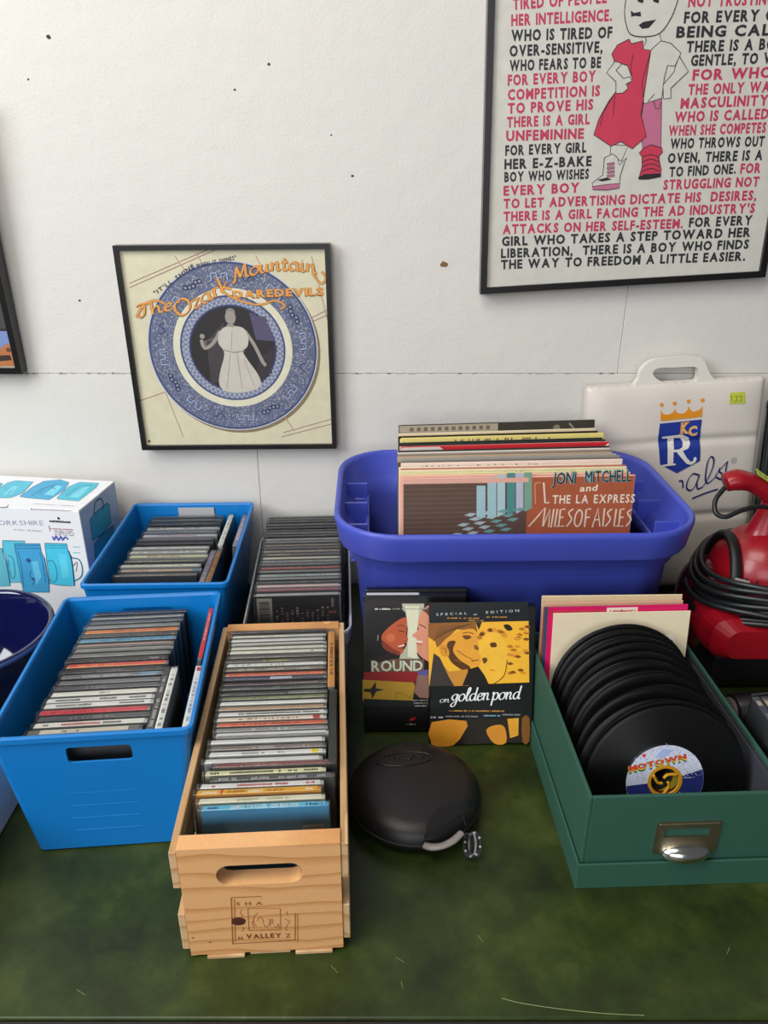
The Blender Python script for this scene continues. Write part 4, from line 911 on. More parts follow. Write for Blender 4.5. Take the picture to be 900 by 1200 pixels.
# right profile
pr.poly([(p.x, p.y) for p in smooth_pts([(a, b, 0) for a, b in q([(620, 130), (545, 150), (520, 200), (505, 265), (510, 310), (458, 362), (492, 385), (500, 410), (490, 430), (505, 455), (500, 500), (560, 560), (640, 560)])], 4, True)], '#d58f72', 5)
pr.line(q([(500, 412), (545, 415)]), .0020, '#efe2d8', 7); pr.line(q([(495, 432), (540, 440)]), .0012, '#b0524a', 7); pr.line(q([(515, 265), (560, 285), (575, 300)]), .0012, '#3a2018', 7); pr.poly(q([(530, 130), (640, 120), (640, 250), (590, 180)]), '#6b3a2a', 7)
pr.poly(q([(45, 672), (520, 668), (480, 765), (45, 740)]), '#8f1f20', 6); pr.poly(q([(35, 738), (470, 762), (485, 800), (460, 915), (35, 915)]), '#b58f28', 6)
pr.poly(q([(45, 900), (600, 920), (600, 960), (45, 965)]), '#14201e', 7)
pr.poly(q([(50, 815), (105, 815), (150, 755), (150, 812), (225, 820), (150, 840), (120, 900), (105, 845), (45, 840)]), '#121212', 8)
pr.poly(q([(505, 700), (560, 680), (640, 690), (640, 900), (520, 890), (470, 840)]), '#8f6a5c', 7); pr.poly(q([(500, 670), (640, 640), (640, 700), (520, 700)]), '#5a5596', 8)
pr.line(q([(320, 900), (320, 860), (370, 850), (440, 890), (470, 850), (500, 760)]), .0006, '#5a4010', 8, sm=3)
pr.text('ROUND', q1(108, 668), q1(552, 662), .0150, '#55604e', 9, .045, 0, .03); pr.text('ROUND', q1(112, 665), q1(548, 659), .0138, '#c6cab6', 10, .022, 0, .06)
pr.marks(*[q1(140, 140)[0], q1(280, 140)[0]], q1(140, 142)[1], .0022, '#d9d6cc', 9); pr.marks(q1(290, 140)[0], q1(620, 140)[0], q1(140, 140)[1], .0018, '#a9a69c', 9)
for k in range(3): pr.marks(q1(465+k*10, 0)[0], q1(600, 0)[0], q1(0, 920+k*24)[1], .0016, '#b9b6ac', 9)
pr.poly(q([(425, 1085), (455, 1062), (495, 1058), (470, 1085)]), '#9f1d2a', 9); pr.marks(q1(410, 0)[0], q1(500, 0)[0], q1(0, 1125)[1], .0022, '#8a8a88', 9)
pr.build('cover_print', f1, PGLOSS)
# cover of the front case
pl = Plane(f2, FRONT(-.0005)); pr = Print(.00003)
def q(P): return pl.P([(495+u*140/900, 700+v*180/1157) for u, v in P])
YE, YD, DK, GB = '#f0b432', '#b06a1c', '#1d1a18', '#141c1c'
pr.rect(-.064, .003, .0665, .187, '#111414', 0); pr.poly(q([(45, 195), (800, 178), (805, 640), (50, 668)]), YE, 1)
pr.poly(q([(45, 195), (400, 188), (415, 260), (260, 240), (110, 380), (95, 330), (45, 300)]), '#8f5a28', 2)   # flat cap
for k in range(7): pr.line(q([(75+k*10, 330-k*18), (180+k*22, 262-k*8), (300+k*12, 222-k*4)]), .0006, '#4d2e14', 3)
def blob(P, c, l, k=4): pr.poly([(p.x, p.y) for p in smooth_pts([(a, b, 0) for a, b in q(P)], k, True)], c, l)
blob([(150, 340), (260, 260), (390, 240), (425, 330), (440, 430), (430, 510), (350, 520), (240, 470), (190, 430), (135, 420)], '#e6a136', 3)
blob([(190, 340), (250, 330), (230, 400), (280, 470), (360, 525), (330, 560), (230, 500), (190, 430)], '#5a3516', 4)
blob([(130, 360), (170, 355), (200, 400), (195, 445), (150, 440), (130, 400)], '#d9922f', 5, 3); pr.line(q([(145, 380), (175, 385), (180, 425)]), .0008, '#5a3516', 6)
blob([(300, 290), (345, 285), (370, 300), (330, 318)], '#6d431a', 5, 3); blob([(390, 360), (415, 365), (425, 395), (395, 390)], '#8a5520', 5, 3); pr.line(q([(260, 400), (320, 440), (380, 470)]), .0010, '#8a5520', 5); pr.line(q([(370, 480), (425, 470)]), .0013, '#6d3f18', 5)
pr.line(q([(300, 270), (350, 262), (385, 275)]), .0010, '#4d2e14', 6)
pr.poly(q([(52, 668), (85, 420), (130, 450), (200, 600), (240, 665)]), '#3a3533', 5); pr.poly(q([(150, 500), (200, 560), (340, 540), (350, 665), (230, 668)]), '#c98a34', 4)
pr.poly(q([(300, 665), (350, 540), (420, 520), (470, 590), (500, 655)]), DK, 6); pr.poly(q([(400, 188), (448, 186), (425, 245)]), '#2a211a', 5)
blob([(430, 300), (470, 250), (560, 250), (620, 340), (650, 450), (620, 560), (540, 645), (480, 600), (440, 520), (425, 400)], '#f3bb3c', 3)
for k in range(16):
    rdk = random.Random(k); a = rdk.uniform(.2, 2.9); u = 530+105*math.cos(a); v = 330-85*math.sin(a); blob([(u-22, v), (u, v-16), (u+22, v+4), (u, v+16)], rdk.choice(['#b9741c', '#6a3f14', '#e0952a']), 4, 2)
blob([(450, 460), (480, 455), (490, 475), (465, 500)], '#6d3f18', 5, 3); blob([(510, 345), (550, 340), (560, 370), (520, 375)], '#5a3514', 5, 3); pr.line(q([(505, 545), (545, 550)]), .0011, '#b0641c', 5); pr.line(q([(640, 470), (615, 590), (540, 650)]), .0012, '#6a3f14', 5, sm=3)
for k in range(26):
    rdk = random.Random(k+50); u = rdk.uniform(650, 795); v = rdk.uniform(200, 590); blob([(u-25, v), (u, v-12), (u+25, v+2), (u, v+12)], rdk.choice(['#d98f2a', '#b8701e', '#e8a436', '#7a4a18']), 3, 2)
blob([(610, 210), (650, 205), (680, 240), (640, 250)], '#2a1d12', 5, 3)
pr.poly(q([(60, 935), (808, 900), (808, 1085), (60, 1120)]), '#221a12', 1); blob([(70, 940), (330, 930), (310, 1020), (230, 1115), (70, 1110)], '#d98f2c', 2, 2); blob([(480, 1000), (560, 960), (620, 980), (630, 1095), (540, 1100)], '#d98f2c', 2, 3)
pr.poly(q([(640, 915), (725, 908), (722, 1040), (660, 1060)]), '#e0a030', 2); blob([(750, 910), (805, 905), (805, 1085), (755, 1090)], '#7a4f1c', 2, 2)
pr.poly(q([(48, 40), (796, 32), (798, 172), (50, 190)]), '#161a1c', 2)
def q1(u, v): return q([(u, v)])[0]
pr.text('SPECIAL', q1(105, 138), q1(335, 128), .0032, '#cfd0d0', 4, .0, 0, .5); pr.text('EDITION', q1(480, 122), q1(728, 108), .0032, '#cfd0d0', 4, .0, 0, .5); pr.marks(q1(388, 0)[0], q1(425, 0)[0], q1(0, 132)[1], .002, '#a9aaaa', 4)
rdk = random.Random(2)
for a, b, v in ((180, 440, 160), (485, 650, 150), (350, 485, 178)): pr.marks(q1(a, 0)[0], q1(b, 0)[0], q1(0, v)[1], .0018, '#c98f3c', 4, rdk)
script(pr, 'on', q1(130, 792), q1(205, 790), .0046, .0012, '#dfe3e3', 5, .2, .2)
script(pr, 'golden', q1(215, 784), q1(505, 772), .0098, .0022, '#eef0f0', 5, .2, .35); script(pr, 'pond', q1(520, 772), q1(735, 764), .0098, .0022, '#eef0f0', 5, .2, .35)
for a, b, v, c in ((215, 650, 858, '#c98f3c'), (75, 180, 908, '#c9cccc'), (190, 450, 900, '#8f9292'), (485, 620, 893, '#7fb0c0'), (630, 775, 885, '#8f9292')): pr.marks(q1(a, 0)[0], q1(b, 0)[0], q1(0, v)[1], .0021, c, 4, rdk, .85)
pr.build('cover_print', f2, PGLOSS)

# ------------------------------------------------------------------ round black disc wallet with its clip
WAL = mat('black_nylon_shell', '#141315', 0.42, bump=.25, bscale=900)
wl = thing('disc_wallet', 'round black disc wallet with an embossed oval and a grey clip handle', 'disc wallet', (.0360, -.5520, 0))
bm = bmesh.new(); lathe(bm, [(.052, 0), (.066, .002), (.0765, .010), (.0785, .0165)], 56, cap1=False); lathe(bm, [(.0785, .0195), (.077, .027), (.071, .034), (.060, .0385), (.040, .0415), (.018, .0425), (.004, .0428)], 56, cap0=False)
obj('shell', bm, WAL, wl, smooth=True)
bm = bmesh.new(); lathe(bm, [(.0775, .0162), (.0790, .0165), (.0797, .018), (.0790, .0195), (.0775, .0198)], 56, cap0=False, cap1=False); obj('zip', bm, mat('zip_tape', '#1b1a1c', .7), wl, smooth=True)
def wz(r):
    pf = [(0, .0429), (.004, .0428), (.018, .0425), (.040, .0415), (.060, .0385), (.071, .034), (.077, .027), (.0785, .0195)]
    for (a, b), (c, d) in zip(pf, pf[1:]):
        if r <= c: return b+(d-b)*(r-a)/(c-a)
    return .018
bm = bmesh.new(); P = [(-.012+.034*math.cos(a*PI/16), .033+.0125*math.sin(a*PI/16)+.0035*math.cos(a*PI/16), .0412-.00006*abs(a-8)) for a in range(33)]
P = [(x, y, wz(math.hypot(x, y))+.0003) for x, y, z in P]
tube(bm, P, .0010, 6, 1); obj('embossed_oval', bm, mat('gloss_black', '#1d1d1f', .25), wl, smooth=True)
bm = bmesh.new(); P = [(-.034, .030, .0395), (-.026, .040, .0392), (-.020, .030, .040), (-.014, .040, .0395), (-.006, .031, .0405), (.002, .040, .0397), (.008, .032, .0405), (.014, .040, .0393)]; tube(bm, [(x, y, wz(math.hypot(x, y))+.0002) for x, y, z in P], .0010, 6, 4); obj('embossed_script', bm, MATS['gloss_black'], wl, smooth=True)
bm = bmesh.new(); P = [(.004, -.070, .026), (.006, -.052, .0372), (.018, -.040, .0400), (.034, -.038, .0392), (.050, -.046, .0350), (.056, -.056, .0250)]; tube(bm, P, .0010, 6, 6); obj('handle_recess_seam', bm, MATS['gloss_black'], wl, smooth=True)
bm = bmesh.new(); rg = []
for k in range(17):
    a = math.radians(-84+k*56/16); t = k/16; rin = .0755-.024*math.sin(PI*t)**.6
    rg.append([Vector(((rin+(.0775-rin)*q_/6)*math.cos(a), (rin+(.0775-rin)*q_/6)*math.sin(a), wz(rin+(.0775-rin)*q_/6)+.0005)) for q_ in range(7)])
loft(bm, rg, False, False, False); bmesh.ops.recalc_face_normals(bm, faces=bm.faces); obj('recess_shade', bm, mat('recess_shade_black', '#050506', .8), wl)  # black sheet laid over the shell, painting in the shade of the handle hollow
bm = bmesh.new(); tube(bm, [(.008, -.0805, .0225), (.016, -.0845, .024), (.028, -.0845, .026), (.040, -.079, .028), (.050, -.070, .030)], [.0042, .0048, .0044, .0048, .0042], 10, 5, .6); obj('clip', bm, mat('grey_clip', '#8d8783', .35), wl, smooth=True, )['label'] = 'grey curved clip handle'
for k, (cx_, cy_) in enumerate(((.056, -.066), (.062, -.065), (.067, -.066))):
    bm = bmesh.new(); rdk = random.Random(k); P = [(cx_+.0035*math.cos(a*PI/4), cy_-.008+.011*math.sin(a*PI/4), .016+.006*math.sin(a*PI/4+.6)) for a in range(8)]
    tube(bm, [tuple(p) for p in smooth_pts(P, 3, True)]+[P[0]], .0013, 6, 1); obj('cord_loop', bm, mat('cord_grey' if k % 2 else 'cord_black', '#7d8087' if k % 2 else '#2b2b30', .8), wl, smooth=True)
for k in range(16):
    a = k*PI/8; bm = bmesh.new(); ellipsoid(bm, (.062+.0085*math.cos(a), -.074+.0115*math.sin(a), .0165+.006*math.sin(a+.6)), (.0016, .0016, .0016), 8, 6); obj('cord_bead', bm, mat('cord_fleck', '#a3a5ab' if 1 else '', .7) if k % 2 else MATS['cord_black'], wl, smooth=True)

# ------------------------------------------------------------------ green cloth-covered box of seven-inch records
CLOTH = mat('green_bookcloth', '#265444', 0.75, noise=.10, nscale=500, bump=.5, bscale=1400)
INK = mat('grey_lining', '#33363c', 0.7)
gyaw = math.radians(2.2); GB0 = Vector((.3100, -.6625, 0))
gb = thing('record_box', 'dark green cloth-covered box of seven-inch records with a metal label holder, set in its lid', 'box', GB0, (0, 0, gyaw))
GX, GL, GH = .1035, .300, .122
for name, a in (('lid_side', (-GX-.004, -GX-.0012, 0, GL+.006, 0, .034)), ('lid_side', (GX+.0012, GX+.004, 0, GL+.006, 0, .034)), ('lid_side', (-GX-.004, GX+.004, -.003, -.0002, 0, .0345)), ('lid_side', (-GX-.004, GX+.004, GL+.0062, GL+.009, 0, .0345)), ('lid_base', (-GX-.0012, GX+.0012, 0, GL+.006, 0, .003))):
    obj(name, boxm(*a, .0006), CLOTH, gb)
for a in ((-GX, -GX+.004, .002, GL+.004, .0035, GH), (GX-.004, GX, .002, GL+.004, .0035, GH), (-GX+.004, GX-.004, .002, .006, .0035, GH), (-GX+.004, GX-.004, GL, GL+.004, .0035, GH)):
    obj('box_side', boxm(*a, .0009, 2), CLOTH, gb)
for a in ((-GX+.0041, -GX+.0047, .0065, GL-.0005, .0066, GH-.004), (GX-.0047, GX-.0041, .0065, GL-.0005, .0066, GH-.004)): obj('lining', boxm(*a), INK, gb)
obj('box_base', boxm(-GX+.0041, GX-.0041, .0062, GL-.0002, .0035, .0064), INK, gb)
pl = Plane(gb, FRONT(.002)); BRASS = mat('aged_nickel', '#9a9078', .45, 1.0, noise=.15, nscale=90)
hc = pl.uv(803, 982); hw, hh = .0335, .0215
hc = (hc[0]+.001, hc[1]+.002)
bm = bmesh.new(); prism(bm, slot2d(hc[0], hc[1], hw, hh, .002, 3), [slot2d(hc[0]-.001, hc[1]+.0075, .0235, .0060, .001, 2)], .0003, .0018); obj('label_holder', bm, BRASS, gb)
for a in ((-.0335, .0335, .0170, .0205), (-.0320, -.0275, -.010, .0185)):
    obj('holder_rib', boxm(hc[0]+a[0]+.002, hc[0]+a[1]-.002, -.0008, .0006, hc[1]+a[2], hc[1]+a[3], .0005), BRASS, gb)
obj('label_card', boxm(hc[0]-.023, hc[0]+.0225, .0016, .0019, hc[1]+.002, hc[1]+.013), CLOTH, gb)
bm = bmesh.new(); ellipsoid(bm, (hc[0]+.0005, .0005, hc[1]-.0190), (.0265, .0135, .0115), 32, 16, 1.0)
for v in bm.verts:
    if v.co.y > .0018: v.co.y = .0018
obj('finger_pull', bm, mat('polished_chrome', '#ece8e4', .18, 1.0), gb, smooth=True)['label'] = 'shiny half-dome finger pull'
pr = Print(); pr.disc(.055, .072, .004, '#5f8274', 1, 12)
# seven-inch records
def vinyl():
    m = bpy.data.materials.new('black_vinyl'); m.use_nodes = True; nt = m.node_tree; b = nt.nodes['Principled BSDF']; b.inputs['Base Color'].default_value = lin('#0b0b0c'); b.inputs['Roughness'].default_value = .32
    tc = nt.nodes.new('ShaderNodeTexCoord'); wv = nt.nodes.new('ShaderNodeTexWave'); wv.wave_type = 'RINGS'; wv.rings_direction = 'Y'; wv.inputs['Scale'].default_value = 260; wv.inputs['Distortion'].default_value = 0
    nt.links.new(tc.outputs['Object'], wv.inputs[0]); bp = nt.nodes.new('ShaderNodeBump'); bp.inputs['Strength'].default_value = .35; bp.inputs['Distance'].default_value = .0004
    nt.links.new(wv.outputs['Fac'], bp.inputs['Height']); nt.links.new(bp.outputs['Normal'], b.inputs['Normal']); return m
VIN = vinyl(); VE = mat('vinyl_edge', '#1a1a1b', .35)
def disc_mesh(R=.0875, hole=.019, t=.0013, n=72):
    bm = bmesh.new(); prof = [(hole, 0), (hole+.024, 0), (hole+.026, .0003), (R-.004, .0003), (R, .0006), (R, t-.0002), (R-.004, t-.0005+.0003), (hole+.026, t-.0003), (hole+.024, t), (hole, t)]
    rings = [[Vector((r*math.cos(2*PI*i/n), y, r*math.sin(2*PI*i/n))) for i in range(n)] for r, y in prof]
    loft(bm, rings+[rings[0]], False, False); bmesh.ops.recalc_face_normals(bm, faces=bm.faces); return mesh_of(bm, 'vinyl')
DM = disc_mesh()
def label_mesh(c):
    pr = Print(.00003); pr.ring(0, 0, .0192, .0425, c, 0, 40); pr.ring(0, 0, .026, .0265, '#d8d4c8', 1, 40); return pr
# motown front label
tops = [-.5905, -.5820, -.5790, -.5600, -.5570, -.5540, -.5340, -.5310, -.5280, -.5120, -.5085, -.5055, -.4930, -.4900, -.4750, -.4720, -.4600, -.4570, -.4460, -.4430, -.4330, -.4300]
lcol = ['#2f3b86', '#b5392f', '#d9c23a', '#8a8a8c', '#c9763a', '#3a6fa8', '#d8d4c8', '#6a2b6a']
for i, ty in enumerate(tops):
    rdk = random.Random(i*7+1); lean = math.radians(13+rdk.uniform(-.3, .3)); zb = .0068
    y = ty-.175*math.sin(lean); x = .3035+rdk.uniform(-.0045, .0045)*(0 if i == 0 else 1)
    if i == 0: x = .3050
    lab = 'black seven-inch record with a blue and white MOTOWN label, frontmost in the green box' if i == 0 else 'black seven-inch record, %s from the front in the green box' % ordn(i+1)
    r = thing('vinyl_record', lab, 'record', (x, y, zb), (-lean, rdk.uniform(-.1, .1) if i else 0, 0), 'seven-inch records in the green box')
    r.rotation_euler = (-lean, 0, math.radians(1.5))
    v = obj('vinyl', DM, VIN, r, smooth=False); v.location = (0, 0, .0877); v.rotation_euler = (0, rdk.uniform(0, 6), 0)
    if i == 0:
        pl = Plane(r, FRONT(-.0001)); pr = Print(.00003); cx, cy = 0, .0877; A = .030
        def uv2(u, w): return pl.uv(720+u*130/900, 860+w*155/1073)
        pr.ring(cx, cy, .0190, .0425, '#c6ccdf', 0, 64)
        # lower dark blue field
        P = []
        for k in range(41):
            a = PI+A*8-.12+(PI+.34-A*8+.1)*k/40; P.append(a)
        lowc = '#26306f'
        for k in range(40): pr.ring(cx, cy, .0190, .0423, lowc, 1, 1, P[k], P[k+1])
        rd2 = random.Random(8)
        for k in range(240):
            a = rd2.uniform(.1, PI-.05); rr_ = rd2.uniform(.0205, .0415); t_ = rd2.uniform(0, PI); l_ = rd2.uniform(.001, .004); p = (cx+rr_*math.cos(a), cy+rr_*math.sin(a))
            pr.line([p, (p[0]+l_*math.cos(t_), p[1]+l_*math.sin(t_))], .0004, rd2.choice(['#8fa0cc', '#eceef4', '#9a9cae', '#a87a70']), 2)
        pr.poly([uv2(*p) for p in [(330, 190), (390, 120), (480, 130), (440, 165), (400, 195)]], '#9fb2dc', 2)
        b0, b1 = uv2(118, 325), uv2(585, 222)
        for j, (cc, f0) in enumerate((('#2f6a3c', 0), ('#d8b23a', .0018), ('#cf3b2c', .0036))):
            pr.text('MOTOWN', (b0[0], b0[1]+f0), (b1[0], b1[1]+f0), .0088-f0, cc, 4+j, .045, 0, .04)
        pr.disc(*uv2(240, 175), .0024, '#d0414a', 4, 5); pr.marks(uv2(600, 0)[0], uv2(670, 0)[0], uv2(0, 330)[1], .0018, '#c9cde2', 4, rd2); pr.marks(uv2(590, 0)[0], uv2(690, 0)[0], uv2(0, 370)[1], .0016, '#a9aed0', 4, rd2)
        pr.build('centre_label', r, PGLOSS)
        bm = bmesh.new(); n = 40; rg = [[Vector((a*math.cos(2*PI*k/n), yy, .0877+a*math.sin(2*PI*k/n))) for k in range(n)] for a, yy in ((.0189, -.0009), (.0189, .0012), (.0155, .0012), (.0150, .0), (.0155, -.0009))]
        loft(bm, rg+[rg[0]], False, False); bmesh.ops.recalc_face_normals(bm, faces=bm.faces); obj('hole_adapter', bm, mat('yellow_adapter', '#c98f1e', .4), r, smooth=False)['label'] = 'yellow plastic centre adapter ring'
        for k in range(3):
            bm = bmesh.new(); a = k*2*PI/3+.5; tube(bm, [(.0155*math.cos(a), 0, .0877+.0155*math.sin(a)), (.008*math.cos(a+.7), 0, .0877+.008*math.sin(a+.7)), (.0035*math.cos(a+1.4), 0, .0877+.0035*math.sin(a+1.4))], .0018, 6, 4); obj('adapter_arm', bm, MATS['yellow_adapter'], r, smooth=True)
    else:
        pr = label_mesh(lcol[i % 8]); pr.build('centre_label', r, PRINT, frame3((0, -.0001, .0877), (1, 0, 0), (0, 0, 1)))
# paper-sleeved singles at the back of the box
def single(label, x, ty, z, yaw, lean, c, w=.181, h=.181, art=None, disc=None):
    r = thing('single_sleeve', label, 'record sleeve', (x, ty-h*math.sin(lean), z), (-lean, 0, yaw), 'sleeved singles at the back of the green box')
    bm = boxm(-w/2, w/2, 0, .0016, 0, h, .0003)
    obj('sleeve', bm, mat('paper_'+c[1:], c, .7, noise=.06, nscale=60, bump=.3, bscale=60), r)
    if disc:
        v = obj('vinyl', DM, VIN, r); v.location = (disc[0], .0003, h/2+disc[1])
    if art: pr = Print(.00003); art(pr, w, h); pr.build('sleeve_print', r, PGLOSS, FRONT(-.0001))
    return r
def a_pink(pr, w, h): pr.rect(-w/2, 0, w/2, h, '#d61a63', 0); pr.rect(-w/2, h-.0085, w/2-.075, h-.0045, '#b8324a', 1); pr.rect(-w/2+.075, h-.012, -w/2+.115, h-.002, '#e6d6c8', 2); pr.marks(-w/2+.077, -w/2+.114, h-.009, .004, '#b8444a', 3)
def a_red(pr, w, h): pr.poly([(-w/2, h*.55), (-w/2, h), (w/2, h), (w/2, h*.55)], '#a8382e', 0); pr.poly([(-w/2+.02, h*.55), (-w/2+.032, h*.9), (-w/2+.04, h*.55)], '#6f9cc4', 1)
def a_white(pr, w, h): pr.disc(.062, h-.042, .010, '#f0ece0', 1, 20); pr.marks(.054, .070, h-.044, .004, '#8a8378', 2)
L7 = math.radians(7)
single('cream paper-sleeved single with a price mark, behind the bare records in the green box', .3035, -.4130, .0068, math.radians(2), L7, '#e2d3b4', .176, .179, art=a_white, disc=(0, .0022)).location.y -= 0
single('hot pink sleeved single, second sleeve in the green box', .2995, -.4080, .0080, math.radians(2.6), L7, '#d61a63', .180, .184, a_pink)
single('dark blue sleeved single, third sleeve in the green box', .2965, -.4045, .0068, math.radians(2.2), L7, '#2e4660', .181, .183)
single('red sleeved single with a blue wedge, fourth sleeve in the green box', .2960, -.4010, .0068, math.radians(2.2), L7, '#9a3a30', .182, .181, a_red)
single('peach sleeved single, fifth sleeve in the green box', .2955, -.3965, .0075, math.radians(1.6), L7, '#d9a98c', .182, .184)
single('tan paper-sleeved single, sixth sleeve in the green box', .2950, -.3920, .0078, math.radians(1.2), L7, '#cdb58e', .182, .187, disc=(0, .0025))
single('pale tan paper-sleeved single, rearmost sleeve in the green box', .2960, -.3880, .0080, math.radians(1.2), L7, '#dcc8a2', .183, .188)
# card edges standing along the right wall of the box, inside
bm = boxm(-.0015, 0, -.11, .11, 0, .108, .0004); x, y = along(GB0, gyaw, GX-.0052, .125); o = obj('divider_card', bm, mat('slate_card', '#3d4048', .6), None, loc=(x, y, .0068), rot=(0, 0, gyaw)); tag(o, 'dark grey divider card standing along the right inside wall of the green box', 'card')

# ------------------------------------------------------------------ white vinyl seat cushion against the wall
VINW = mat('white_vinyl', '#d3cbc2', 0.38, noise=.02, nscale=10, bump=.15, bscale=120)
clean = math.radians(2.8); croll = math.radians(-3.4)
cu = thing('seat_cushion', 'white vinyl stadium seat cushion with a carry handle and a blue shield emblem', 'cushion', (.3505, -.0405, .004), (-clean, croll, 0))
CWd, CHt = .291, .3700
def bulge(u, v):
    a = max(0, 1-abs(2*u/CWd-1)**7); b = max(0, 1-abs(2*v/CHt-1)**9)
    t = .0035+.0145*(a*b)**.55
    for v0, wv_, k in ((.270, .007, .22), (.135, .007, .3)):
        vv = v0+.012*math.sin(u*9)*.3
        t *= 1-k*math.exp(-((v-vv)/wv_)**2)*min(1, .35+u/CWd)
    t += .0012*math.sin(u*55+v*13)*math.sin(v*31)*a*b
    return t
NU, NV = 56, 110
bm = bmesh.new(); grid = {}
for sd in (0, 1):
    for i in range(NU+1):
        for j in range(NV+1):
            u, v = CWd*i/NU, CHt*j/NV; edge = i in (0, NU) or j in (0, NV)
            if sd and edge: grid[(1, i, j)] = grid[(0, i, j)]; continue
            wob = .0016*math.sin(i*2.1) if j == NV else 0
            grid[(sd, i, j)] = bm.verts.new((u, (0 if edge else (-bulge(u, v) if not sd else bulge(u, v)*.8)), v+wob))
for sd in (0, 1):
    for i in range(NU):
        for j in range(NV):
            q = [grid[(sd, i, j)], grid[(sd, i+1, j)], grid[(sd, i+1, j+1)], grid[(sd, i, j+1)]]; bm.faces.new(q if not sd else q[::-1])
obj('pad', bm, VINW, cu, smooth=True)
bm = bmesh.new(); prism(bm, [(-.0015, -.0015), (CWd+.0015, -.0015), (CWd+.0015, CHt+.0015), (-.0015, CHt+.0015)], [[(.003, .003), (.003, CHt-.003), (CWd-.003, CHt-.003), (CWd-.003, .003)]], -.0012, .0012); obj('welded_seam', bm, VINW, cu)
pl = Plane(cu, FRONT(-.001))
def q(P, c=2): return pl.P([(680+u/4.09, 400+v/4.09) for u, v in P])
sm = lambda P, k=4: [(p.x, p.y) for p in smooth_pts([(a, b, 0) for a, b in P], k, True)]
bm = bmesh.new(); prism(bm, sm(q([(262, 228), (275, 175), (290, 130), (335, 92), (400, 78), (550, 70), (590, 95), (615, 150), (640, 178), (690, 200), (690, 225), (450, 232)]), 5), [list(reversed(sm(q([(342, 150), (370, 125), (450, 122), (545, 120), (558, 150), (545, 190), (480, 196), (420, 200), (370, 182)]), 4)))], -.007, .007)
o = obj('carry_handle', bm, mat('ivory_plastic', '#ddd8cf', .4), cu); md = o.modifiers.new('b', 'BEVEL'); md.width = .003; md.segments = 3; md.limit_method = 'ANGLE'; md.angle_limit = 1.0
pl = Plane(cu, FRONT(-.0165)); pr = Print(.00012)
def q(P): return pl.P([(750+u/7.058, 450+v/7.058) for u, v in P])
def q1(u, v): return q([(u, v)])[0]
BL, OG, WH = '#12308c', '#d98a12', '#ddd8d0'
pr.poly(q([(168, 205), (175, 235), (205, 252), (245, 245), (275, 225), (283, 200), (290, 225), (320, 243), (360, 240), (390, 215), (400, 180), (410, 210), (440, 228), (480, 215), (502, 200), (515, 180), (508, 268), (165, 302)]), OG, 1)
for u, v in ((175, 170), (283, 158), (402, 143), (517, 133)): pr.disc(*q1(u, v), .0031, OG, 1, 16)
pr.poly(q([(160, 325), (508, 290), (495, 380), (490, 630), (300, 735), (162, 662), (148, 430)]), BL, 1)
pr.poly(q([(178, 436), (240, 428), (340, 415), (400, 440), (413, 490), (395, 530), (340, 556), (275, 562), (272, 657), (292, 655), (292, 668), (183, 680), (180, 667), (225, 660), (228, 450), (185, 452)]), WH, 2, holes=[q([(280, 446), (278, 542), (320, 538), (347, 520), (354, 480), (330, 446)])])
pr.poly(q([(292, 552), (345, 545), (385, 610), (415, 640), (435, 630), (438, 605), (455, 598), (463, 615), (450, 645), (415, 665), (380, 655), (340, 610)]), WH, 3)
for dk, cc, bo in ((0, '#f0d9a8', .045), (1, OG, .0)):
    pr.text('K', q1(328, 405), q1(398, 400), .0165, cc, 4+dk, bo); pr.text('C', q1(392, 426), q1(466, 418), .0150, cc, 4+dk, bo)
for st in ([(335, 318), (405, 312)], [(322, 408), (360, 405)]): pr.line(q(st), .0018, OG, 6)
for st in ([(315, 800), (345, 800), (350, 855)], [(478, 748), (430, 740), (390, 795), (380, 855), (410, 875), (450, 840), (482, 755)], [(488, 740), (466, 815), (472, 862), (512, 848)], [(512, 848), (560, 770), (598, 670), (600, 612), (575, 598), (550, 650), (535, 760), (545, 815), (580, 800), (612, 770)],
           [(612, 775), (640, 720), (722, 634)], [(652, 690), (650, 720), (680, 745), (690, 775), (655, 782), (625, 765)], [(720, 636), (705, 700), (700, 780)]):
    pr.line(q(st), .0034, '#141f66', 3, 1.0, 5)
pr.line(q([(425, 943), (530, 902), (640, 866)]), .0028, '#141f66', 3, None, 3)
c = q1(773, 630); pr.ring(c[0], c[1], .0040, .0046, '#3b4370', 3, 24); pr.text('R', (c[0]-.0012, c[1]-.0015), (c[0]+.0014, c[1]-.0015), .0032, '#3b4370', 3, .0)
pr.build('printed_emblem', cu, PRINT, None, None, lambda u, v: bulge(u, v)-.0165+.0009)
pr = Print(.00012); pr.poly(q([(743, 72), (868, 66), (866, 158), (735, 162)]), '#b9c43a', 1)
for st in ([(755, 90), (752, 140)], [(775, 105), (800, 100), (795, 140), (772, 142)], [(812, 100), (838, 98), (836, 140), (812, 140)]): pr.line(q(st), .0012, '#56702c', 2)
pr.build('price_sticker', cu, PRINT, None, 'yellow-green price sticker', lambda u, v: bulge(u, v)-.0165+.0009)

# black flat case at the right edge, behind the vacuum
bc = thing('flat_case', 'flat black case standing against the wall at the right edge, beside the white cushion', 'case', (.641, -.075, 0), (math.radians(-9), 0, 0))
obj('shell', boxm(0, .22, 0, .018, 0, .350, .004, 2), mat('black_vinyl_case', '#14171a', .5, bump=.3, bscale=500), bc)
obj('top_trim', boxm(-.001, .221, -.001, .019, .336, .3515, .003, 2), mat('dark_teal_trim', '#243034', .4), bc)
obj('edge_seam', boxm(-.0008, .0006, .004, .006, .01, .334), mat('seam_grey', '#3a4044', .5), bc)

